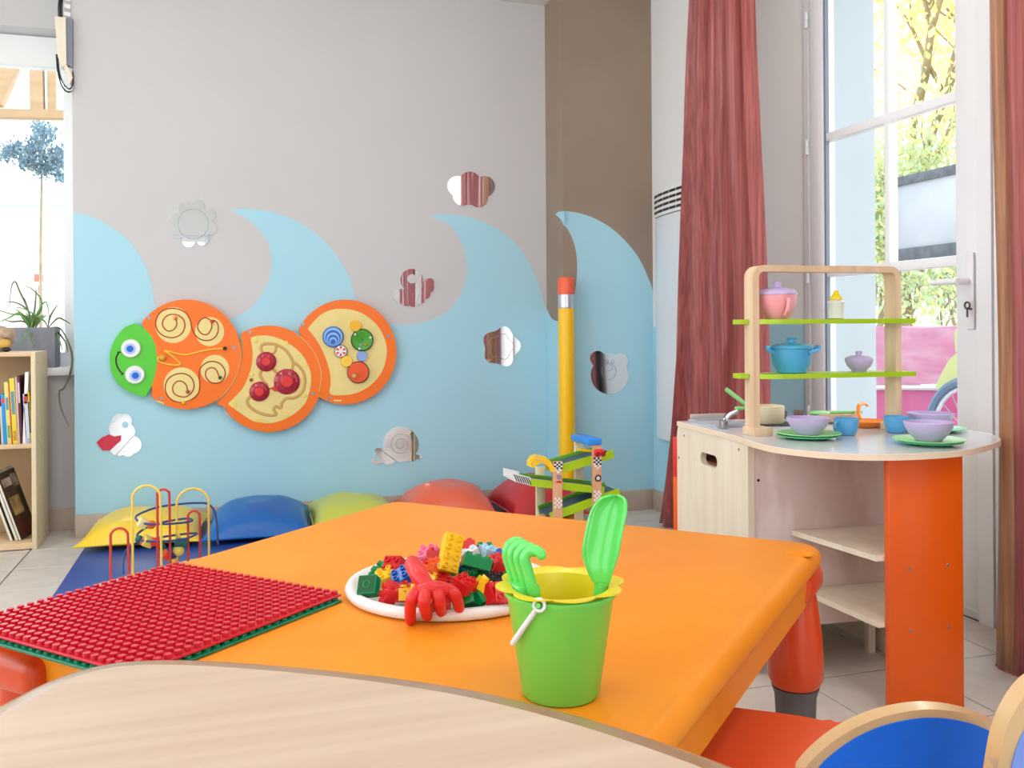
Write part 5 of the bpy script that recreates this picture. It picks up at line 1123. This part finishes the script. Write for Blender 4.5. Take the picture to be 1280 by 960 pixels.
u = pot_loc(1045.5, .06)
b = NB(); lathe(b, [(0, 0), (.016, 0), (.019, .002), (.0175, .006), (.0185, .012), (.0185, .036), (.021, .040), (.021, .0425), (.0185, .0445), (.0135, .0475), (0, .0475)], 28)
l = NB(); lathe(l, [(0, .0475), (.015, .0475), (.0155, .052), (.011, .058), (.0075, .062), (.0065, .068), (.004, .0705), (0, .0705)], 24)
vessel('toy_bottle', 'white toy baby bottle with yellow teat on the upper lime shelf', 'toy bottle', u, .06, ZS1, [('body', b, WHITEP), ('teat', l, PYEL)], sc=1.1)
u = pot_loc(989, .055)
b = NB(); lathe(b, [(0, 0), (.033, 0), (.036, .002), (.036, .006), (.045, .022), (.0485, .042), (.050, .059), (.053, .0605), (.053, .0625), (0, .0625)], 40)
l = NB(); lathe(l, [(0, .0627), (.052, .0627), (.050, .067), (.036, .0715), (.016, .0735), (.0125, .074), (.0115, .082), (.014, .0845), (.013, .0865), (0, .087)], 40)
h1 = NB(); tube(h1, smooth([(-.046, .0, .050), (-.060, -.004, .054), (-.069, -.004, .062), (-.062, .004, .063), (-.048, .010, .060)], 4), .005, 8)
h2 = NB(); tube(h2, smooth([(.020, -.045, .050), (.046, -.045, .058), (.066, -.020, .063), (.068, -.004, .063), (.048, .008, .060)], 4), .0048, 8)
vessel('toy_casserole', 'sky blue toy casserole with lid on the lower lime shelf', 'toy pot', u, .054, ZS2, [('body', b, M('casserole_blue', (70, 164, 206), .35)), ('lid', l, M('casserole_blue', (70, 164, 206), .35)), ('handle', h1, PBLUE), ('handle', h2, PBLUE)], sc=1.09)
u = pot_loc(1073.5, .055)
b = NB(); lathe(b, [(0, 0), (.018, 0), (.0195, .004), (.030, .014), (.0365, .028), (.037, .033), (0, .033)], 36)
l = NB(); lathe(l, [(0, .0332), (.0375, .0332), (.036, .037), (.024, .043), (.010, .045), (.0085, .046), (.008, .051), (.0095, .053), (.0085, .056), (0, .0565)], 36)
vessel('toy_pot', 'small lilac lidded toy pot on the lower lime shelf', 'toy pot', u, .055, ZS2, [('body', b, PLILAC), ('lid', l, PLILAC)])
# ------------------------------------------------------------------ beech table in the foreground
ZM = .565
rim = [(-60, 905), (0, 874), (50, 849), (100, 831), (150, 821.5), (200, 818.5), (250, 819), (300, 821.5), (400, 829.5), (500, 841), (600, 857), (700, 880), (800, 909), (900, 943), (960, 967)]
P = [onz(x, y, ZM) for x, y in rim]; P = smooth(P, 4)
L0, L1 = P[0], P[-1]
hull = P+[L1+RGT*.10-FWD*.10, L1+RGT*.08-FWD*.42, Vector((0, 0, ZM))-FWD*.25+RGT*.05, Vector((0, 0, ZM))-FWD*.25-RGT*.45, L0-RGT*.13-FWD*.35, L0-RGT*.10-FWD*.10]
hull = [Vector((q.x, q.y, ZM)) for q in hull[:len(P)]]+[Vector((q.x, q.y, ZM)) for q in smooth(hull[len(P)-1:]+[hull[0]], 6)[1:-1]]
ctr = sum(hull, Vector())/len(hull)
mt_ = thing('nursery_table', 'pale maple nursery table with rounded brown edge in the foreground', 'table', (ctr.x, ctr.y, 0))
def inset(pts, d):
    n = len(pts); out = []; ar_ = sum(pts[i].x*pts[(i+1) % n].y-pts[(i+1) % n].x*pts[i].y for i in range(n)); s = 1 if ar_ > 0 else -1
    for i in range(n):
        e = (pts[(i+1) % n]-pts[i-1]); nn = Vector((-e.y, e.x, 0)).normalized()*s; out.append(pts[i]+nn*d)
    return out
b = NB(); rings = []
for ins_, dz in ((.006, -.026), (.001, -.022), (0, -.014), (.001, -.008), (.006, -.0035), (.014, -.001), (.029, 0)):
    rings.append([b.verts.new(q+Vector((0, 0, dz))) for q in inset(hull, ins_)])
for r0, r1 in zip(rings, rings[1:]):
    n = len(r0)
    for i in range(n): b.faces.new((r0[i], r0[(i+1) % n], r1[(i+1) % n], r1[i]))
b.faces.new(rings[0][::-1]); part('edge', b, EDGEB, mt_, True, ang=60)
b = NB(); extr(b, [q+Vector((0, 0, -.004)) for q in inset(hull, .0285)], (0, 0, .0042)); part('table_top', b, MAPLE, mt_, True)
for q in (P[12]-FWD*.12, P[34]-FWD*.12+RGT*-.02, L1-FWD*.38, L0-FWD*.3+RGT*.05):
    b = NB(); lathe(b, [(0, 0), (.026, 0), (.028, ZM-.026), (0, ZM-.026)], 20, (q.x, q.y, 0)); part('leg', b, BEECHV, mt_, True)
# ------------------------------------------------------------------ blue chairs with bent beech backs
BLUEL = M('chair_blue_laminate', (4, 112, 236), .38, (4, 108, 228), 30, spec=.45)
def chair_px(label, outer, dep, sdep, dd):
    # back panel in an upright plane facing the table, at distance dep
    def q(px, py, o=0): r = ray(px, py); return EYE+r*((dep+o)/r.dot(FWD))
    out = smooth([q(x, y) for x, y in outer], 5); n0 = sum(out, Vector())/len(out)
    fl_ = Vector((n0.x, n0.y, 0)); t = thing('nursery_chair', label, 'chair', fl_)
    lo = out[0].z
    pts = out+[out[-1]+Vector((0, 0, -.10))-UP*0, out[0]+Vector((0, 0, -.10))]
    th = .022
    b = NB(); extr(b, pts, FWD*th); es = [e for e in b.edges if e.calc_length() > 0 and abs((e.verts[0].co-e.verts[1].co).dot(FWD)) < 1e-4]
    bmesh.ops.bevel(b, geom=es, offset=.005, segments=3, affect='EDGES'); part('back_frame', b, M('chair_beech', (222, 184, 134), .3, (212, 170, 120), 4, (3, 3, 3), coat=.4), t, True, ang=50)
    c_ = Vector((n0.x, n0.y, lo-.04)); wdt = (out[-1]-out[0]).length
    k = (wdt-.022)/wdt
    ins_ = [c_+(p_-c_)*k if True else p_ for p_ in out]
    ins_ = [Vector(p_) for p_ in ins_]; ins_ = ins_+[ins_[-1]+Vector((0, 0, -.06)), ins_[0]+Vector((0, 0, -.06))]
    b = NB(); extr(b, [p_-FWD*.0016 for p_ in ins_], FWD*.003); part('back_panel', b, dd, t, True)
    sc_ = n0-FWD*sdep/2; zs = lo-.12
    b = NB(); box(b, (sc_.x, sc_.y, .27), (wdt*.92, sdep, .018), .006, rot=Euler((0, 0, -TH))); part('seat', b, dd, t, True)
    for sx in (-1, 1):
        for sy, h in ((-sdep+.03, .262), (-.0, .40)):
            l_ = n0+RGT*(sx*wdt*.38)+FWD*(sy+.011); b = NB(); bx(b, -.014, .014, -.010, .010, 0, h if sy else max(.25, lo-.09), .004); bmesh.ops.rotate(b, verts=b.verts, matrix=Matrix.Rotation(-TH, 3, 'Z')); bmesh.ops.translate(b, verts=b.verts, vec=(l_.x, l_.y, 0)); part('leg', b, M('chair_beech', (222, 184, 134), .3), t, True)
    return t
chair_px('blue nursery chair with round beech-rimmed back between the bench and the frame corner', [(1000, 968), (1022, 943), (1055, 918), (1095, 899), (1140, 888.5), (1180, 887.5), (1222, 896), (1262, 915), (1297, 942), (1318, 968)], .99, .165, BLUEL)
chair_px('blue nursery chair at the lower right corner, only its beech rim showing', [(1240, 1010), (1246, 968), (1254, 925), (1268, 890), (1292, 858), (1330, 838), (1385, 836), (1430, 860), (1460, 910), (1470, 980), (1474, 1010)],   .80, .28, M('chair_lilac_laminate', (120, 150, 226), .38))
# ------------------------------------------------------------------ outdoors, right: terrace, board, pink trailer, trees
b = NB(); bx(b, XR+.6, 14, -14, 16, -.14, -.06); bx(b, -9, XR+.6, 4.95, 16, -.14, -.06); bx(b, -9, XR+.6, -14, RY0-.3, -.14, -.06); bx(b, -9, RX0-.3, RY0-.3, 4.95, -.14, -.06); struct('ground', b, M('pale_gravel', (206, 200, 188), .9, (180, 176, 160), 6))
BXX = 3.5
t = thing('notice_board', 'weathered white board in a dark metal frame on posts outside the glass door', 'notice board', (BXX, onx(1160, 260, BXX).y, -.06))
def ox(px, py, d=0): return onx(px, py, BXX+d)
yl = ox(1114, 260).y; yr = yl-1.0
zt, zb2 = ox(1160, 218).z, ox(1160, 318).z
b = NB(); bx(b, BXX, BXX+.03, yr, yl, zb2, zt, .003); part('panel', b, M('board_white', (186, 194, 204), .6, (172, 180, 192), 3), t, True)
fm = M('board_frame', (96, 104, 116), .6, (70, 78, 88), 20, bump=.2)
for z0, z1 in ((zt-.03, zt+.02), (zb2-.03, zb2+.045)): b = NB(); bx(b, BXX-.012, BXX+.04, yr, yl, z0, z1, .004); part('frame_bar', b, fm, t, True)
b = NB(); bx(b, BXX-.016, BXX+.044, yl-.022, yl+.002, -.06, zt+.024, .003); part('post', b, M('board_post', (70, 96, 140), .5), t, True)
b = NB(); bx(b, BXX-.016, BXX+.044, yr-.002, yr+.022, -.06, zt+.024, .003); part('post', b, M('board_post', (70, 96, 140), .5), t, True)
# pink trailer
XT = 3.15
t = thing('bike_trailer', 'pink and yellow fabric bicycle trailer parked outside the glass door', 'bike trailer', (XT+.3, onx(1150, 450, XT).y, -.06))
def tx(px, py, d=0): return onx(px, py, XT+d)
PKF = M('pink_fabric', (196, 120, 160), .6, (206, 156, 184), 4, (1, 1, 5), bump=.25); PK2 = M('hot_pink_fabric', (196, 92, 144), .6)
b = NB(); pts = [tx(1085, 408), tx(1110, 408), tx(1150, 410), tx(1196, 408), tx(1202, 415), tx(1200, 440), tx(1180, 480), tx(1085, 482)]
extr(b, [q for q in pts], (.6, 0, 0)); part('canopy', b, PKF, t, True)
b = NB(); extr(b, [tx(1085, 487), tx(1176, 488), tx(1160, 517), tx(1200, 560), tx(1085, 565)], (.6, 0, 0)); part('tub', b, PK2, t, True)
for pp_ in ([(1085, 484.5), (1130, 484.5), (1176, 485)], [(1178, 484), (1168, 505), (1150, 545)]):
    b = NB(); tube(b, [tx(x, y, -.012) for x, y in pp_], .013, 8); part('tube', b, M('alu_tube', (214, 216, 226), .35, metal=.6), t, True)
b = NB(); extr(b, [tx(x, y, -.03) for x, y in [(1169, 484), (1176, 468), (1186, 450), (1196, 441), (1206, 442), (1208, 452), (1200, 470), (1188, 482), (1181, 494)]], (.03, 0, 0)); part('side_flap', b, M('pale_yellow_fabric', (196, 206, 146), .6), t, True, 'pale yellow side flap')
b = NB(); extr(b, [tx(x, y, -.02) for x, y in [(1194, 440), (1193, 415), (1198, 405), (1212, 402), (1212, 438)]], (.03, 0, 0)); part('side_flap', b, M('pale_yellow_fabric', (196, 206, 146), .6), t, True, 'pale yellow side flap')
wc = tx(1212, 545, -.05); R = .24
b = NB(); tube(b, [(wc.x, wc.y+R*cos(q), wc.z+R*sin(q)) for q in [2*PI*i/36 for i in range(36)]], .022, 8, closed=True); wl = part('wheel', b, M('blue_grey_tyre', (96, 120, 150), .6), t, True)
b = NB()
for i in range(9): q = PI*i/9; tube(b, [(wc.x, wc.y+R*cos(q), wc.z+R*sin(q)), (wc.x, wc.y-R*cos(q), wc.z-R*sin(q))], .003, 5)
part('spokes', b, STEEL, wl, True, gp=t)
b = NB(); tube(b, [(wc.x, wc.y+(R-.03)*cos(q), wc.z+(R-.03)*sin(q)) for q in [2*PI*i/36 for i in range(36)]], .010, 8, closed=True); part('rim', b, M('alu_tube', (214, 216, 226), .35, metal=.6), wl, True, gp=t)
# trees: trunk, limbs, cloud of leaf blades
def tree(label, x, y, h, spread, nleaf, m, m2, seed, crown=.35, lsz=.05, trunk=M('bark_grey', (168, 156, 132), .9, (140, 128, 106), 12)):
    rnd = random.Random(seed); t = thing('tree', label, 'tree', (x, y, -.06), group=None)
    b = NB(); tips = []
    def branch(p, d, r, L_, lev):
        P = [p]; q = p
        for k in range(4): d = (d+Vector((rnd.uniform(-.22, .22), rnd.uniform(-.22, .22), rnd.uniform(-.05, .16)))).normalized(); q = q+d*L_/4; P.append(q)
        tube(b, P, [r*(1-.16*k) for k in range(5)], 6)
        if lev >= 3: tips.extend([(P[2], d), (P[3], d), (P[4], d)]); return
        for k in range(4 if lev else 5):
            at = P[2+k % 3]; nd = (d*.6+Vector((rnd.uniform(-1, 1), rnd.uniform(-1, 1), rnd.uniform(-.15, .7)))*.8).normalized(); branch(at, nd, r*.52, L_*.66, lev+1)
        tips.append((P[4], d))
    branch(Vector((0, 0, 0)), Vector((.03, 0, 1)), h*.012, h*.42, 0)
    part('trunk', b, trunk, t, ang=60)
    for nm, mm, cnt in (('foliage', m, nleaf*2//3), ('foliage', m2, nleaf//3)):
        V, Fc = [], []
        for i in range(cnt):
            c_, d = rnd.choice(tips); c_ = c_+Vector((rnd.gauss(0, spread), rnd.gauss(0, spread), rnd.gauss(0, spread)))
            if c_.z < h*.10: continue
            R_ = Euler((rnd.uniform(0, 6), rnd.uniform(0, 6), rnd.uniform(0, 6))).to_matrix(); s = lsz*rnd.uniform(.6, 1.3); k = len(V)
            V += [c_+R_ @ Vector(v_)*s for v_ in ((-1, 0, 0), (-.2, -.55, .12), (1, 0, 0), (-.2, .55, .12))]; Fc.append((k, k+1, k+2, k+3))
        me = bpy.data.meshes.new(nm); me.from_pydata([tuple(v_) for v_ in V], [], Fc); me.materials.append(mm); o = bpy.data.objects.new(nm, me); COL.objects.link(o); o.parent = t; o['kind'] = 'stuff'
    return t
def leafm(name, c):
    m = M(name, c, .7); nt = m.node_tree; pb = nt.nodes['Principled BSDF']; out = [n for n in nt.nodes if n.type == 'OUTPUT_MATERIAL'][0]
    tr = nt.nodes.new('ShaderNodeBsdfTranslucent'); tr.inputs[0].default_value = lin(c); mx = nt.nodes.new('ShaderNodeMixShader'); mx.inputs[0].default_value = .5
    nt.links.new(pb.outputs[0], mx.inputs[1]); nt.links.new(tr.outputs[0], mx.inputs[2]); nt.links.new(mx.outputs[0], out.inputs[0]); return m
YL1, YL2 = leafm('leaf_yellow', (250, 236, 170)), leafm('leaf_gold', (246, 222, 140))
GL1, GL2 = leafm('leaf_sage', (196, 214, 180)), leafm('leaf_olive', (216, 216, 160))
def out_pt(px, py, dep): r = ray(px, py); return EYE+r*(dep/r.dot(FWD))
q = out_pt(1150, 400, 7.6); tree('tall yellow autumn tree seen through the upper panes of the glass door', q.x, q.y, 6.4, .34, 15000, YL1, YL2, 21, lsz=.036)
q = out_pt(1235, 400, 10.5); tree('golden autumn tree farther back at the right of the glass door view', q.x, q.y, 8.4, .42, 15000, YL2, YL1, 22, lsz=.045)
q = out_pt(1105, 400, 6.9); tree('low sage green shrubby tree behind the notice board outside the glass door', q.x, q.y, 3.0, .2, 10000, GL1, GL2, 23, lsz=.026)
q = out_pt(1192, 400, 7.0); tree('low green-yellow bush behind the pink bike trailer', q.x, q.y, 2.7, .2, 10000, GL1, YL1, 24, lsz=.026)
# ------------------------------------------------------------------ outdoors, left: pergola, tree, pale house
YP = 6.6
PGW = M('pergola_pine', (176, 146, 112), .7, (164, 134, 100), 3, (2, 2, 8))
t = thing('pergola', 'pale timber pergola with posts and beam outside the left window', 'pergola', (ony(40, 140, YP).x, YP, -.06))
def op_(px, py, d=0): return ony(px, py, YP+d)
def beam(nm, pxs, d0=.0, th=.09): b = NB(); extr(b, [op_(x, y, d0) for x, y in pxs], (0, th, 0)); part(nm, b, PGW, t, True)
beam('beam', [(-90, 133.5), (120, 138), (120, 148), (-90, 144.5)], -.02)
beam('post', [(36, 60), (52, 60), (54, 137), (37, 137)]); beam('post', [(58, 60), (70, 60), (70, 137), (59, 137)], .02); beam('brace', [(2, 60), (32, 60), (2, 131), (-8, 131), (-8, 100)], .02)
for x in (-70, 112): b = NB(); a = op_(x, 140, .1); bx(b, a.x-.05, a.x+.05, YP+.08, YP+.18, -.06, a.z, .004); part('post', b, PGW, t, True)
BLF = leafm('leaf_blue_grey', (126, 150, 160)); BLF2 = leafm('leaf_blue_dark', (86, 118, 136))
YT = 7.6; t = thing('tree', 'slim blue-grey tree outside the left window below the pergola beam', 'tree', (ony(52, 300, YT).x, YT, -.06))
b = NB(); tube(b, smooth([ony(51, 480, YT), ony(51, 300, YT), ony(52, 230, YT), ony(50, 190, YT)], 5), [.014-.0006*i for i in range(16)], 7)
rnd = random.Random(4); CL = [(50, 160, 9), (60, 166, 9), (48, 178, 10), (35, 188, 10), (18, 186, 9), (62, 192, 11), (76, 190, 9), (46, 200, 10), (30, 202, 8), (70, 208, 9), (8, 192, 8), (56, 212, 8), (80, 203, 7), (76, 222, 5)]
for cx_, cy_, r_ in CL: tube(b, [ony(51, 218, YT), ony((51+cx_)/2, (205+cy_)/2+4, YT+rnd.uniform(-.1, .1)), ony(cx_, cy_, YT+rnd.uniform(-.2, .2))], [.006, .004, .002], 5)
part('trunk', b, M('bark_grey', (168, 156, 132)), t, True)
for mm, k_ in ((BLF, 1), (BLF2, 2)):
    V, Fc = [], []
    for i in range(1500):
        cx_, cy_, r_ = rnd.choice(CL); g_ = lambda: rnd.gauss(0, .5); c_ = ony(cx_+g_()*r_*1.35, cy_+g_()*r_*1.15, YT+rnd.gauss(0, .14))-Vector(t.location); R_ = Euler((rnd.uniform(0, 6), rnd.uniform(0, 6), rnd.uniform(0, 6))).to_matrix(); s_ = .016*rnd.uniform(.6, 1.3); k = len(V)
        V += [tuple(c_+R_ @ Vector(v_)*s_) for v_ in ((-1, 0, 0), (-.2, -.55, .12), (1, 0, 0), (-.2, .55, .12))]; Fc.append((k, k+1, k+2, k+3))
    me = bpy.data.meshes.new('foliage'); me.from_pydata(V, [], Fc); me.materials.append(mm); o = bpy.data.objects.new('foliage', me); COL.objects.link(o); o.parent = t; o['kind'] = 'stuff'
YH = 9.5
t = thing('house', 'pale house wall with a teal band and red sign outside the left window', 'house', (ony(30, 400, YH).x, YH, -.06))
a, c_ = ony(-260, 300, YH), ony(93, 300, YH)
z1 = ony(40, 258, YH).z
b = NB(); bx(b, a.x, c_.x+1.5, YH, YH+.3, -.06, z1); part('wall', b, M('house_white', (240, 240, 236), .8), t, True)
b = NB(); bx(b, a.x, c_.x+1.5, YH-.05, YH+.3, z1, z1+.17); part('fascia', b, M('house_teal', (176, 216, 218), .7), t, True)
for (x0, y0, x1, y1) in ((43, 343, 54, 352), (48, 357, 51, 367)):
    p0, p1 = ony(x0, y0, YH), ony(x1, y1, YH); b = NB(); bx(b, p0.x, p1.x, YH-.02, YH, p1.z, p0.z); part('sign', b, M('sign_red', (240, 110, 96), .6), t, True, 'red sign')
for (x0, y0, x1, y1, m) in ((60, 318, 92, 335, M('house_teal', (176, 216, 218), .7)), (61, 341, 72, 346, M('house_grey', (206, 214, 214), .7)), (73, 341, 82, 400, M('house_cream', (232, 230, 204), .7)), (83.5, 341, 85.5, 371, M('house_slate', (130, 138, 150), .7))):
    p0, p1 = ony(x0, y0, YH), ony(x1, y1, YH); b = NB(); bx(b, p0.x, p1.x, YH-.02, YH, p1.z, p0.z); part('shutter', b, m, t, True)
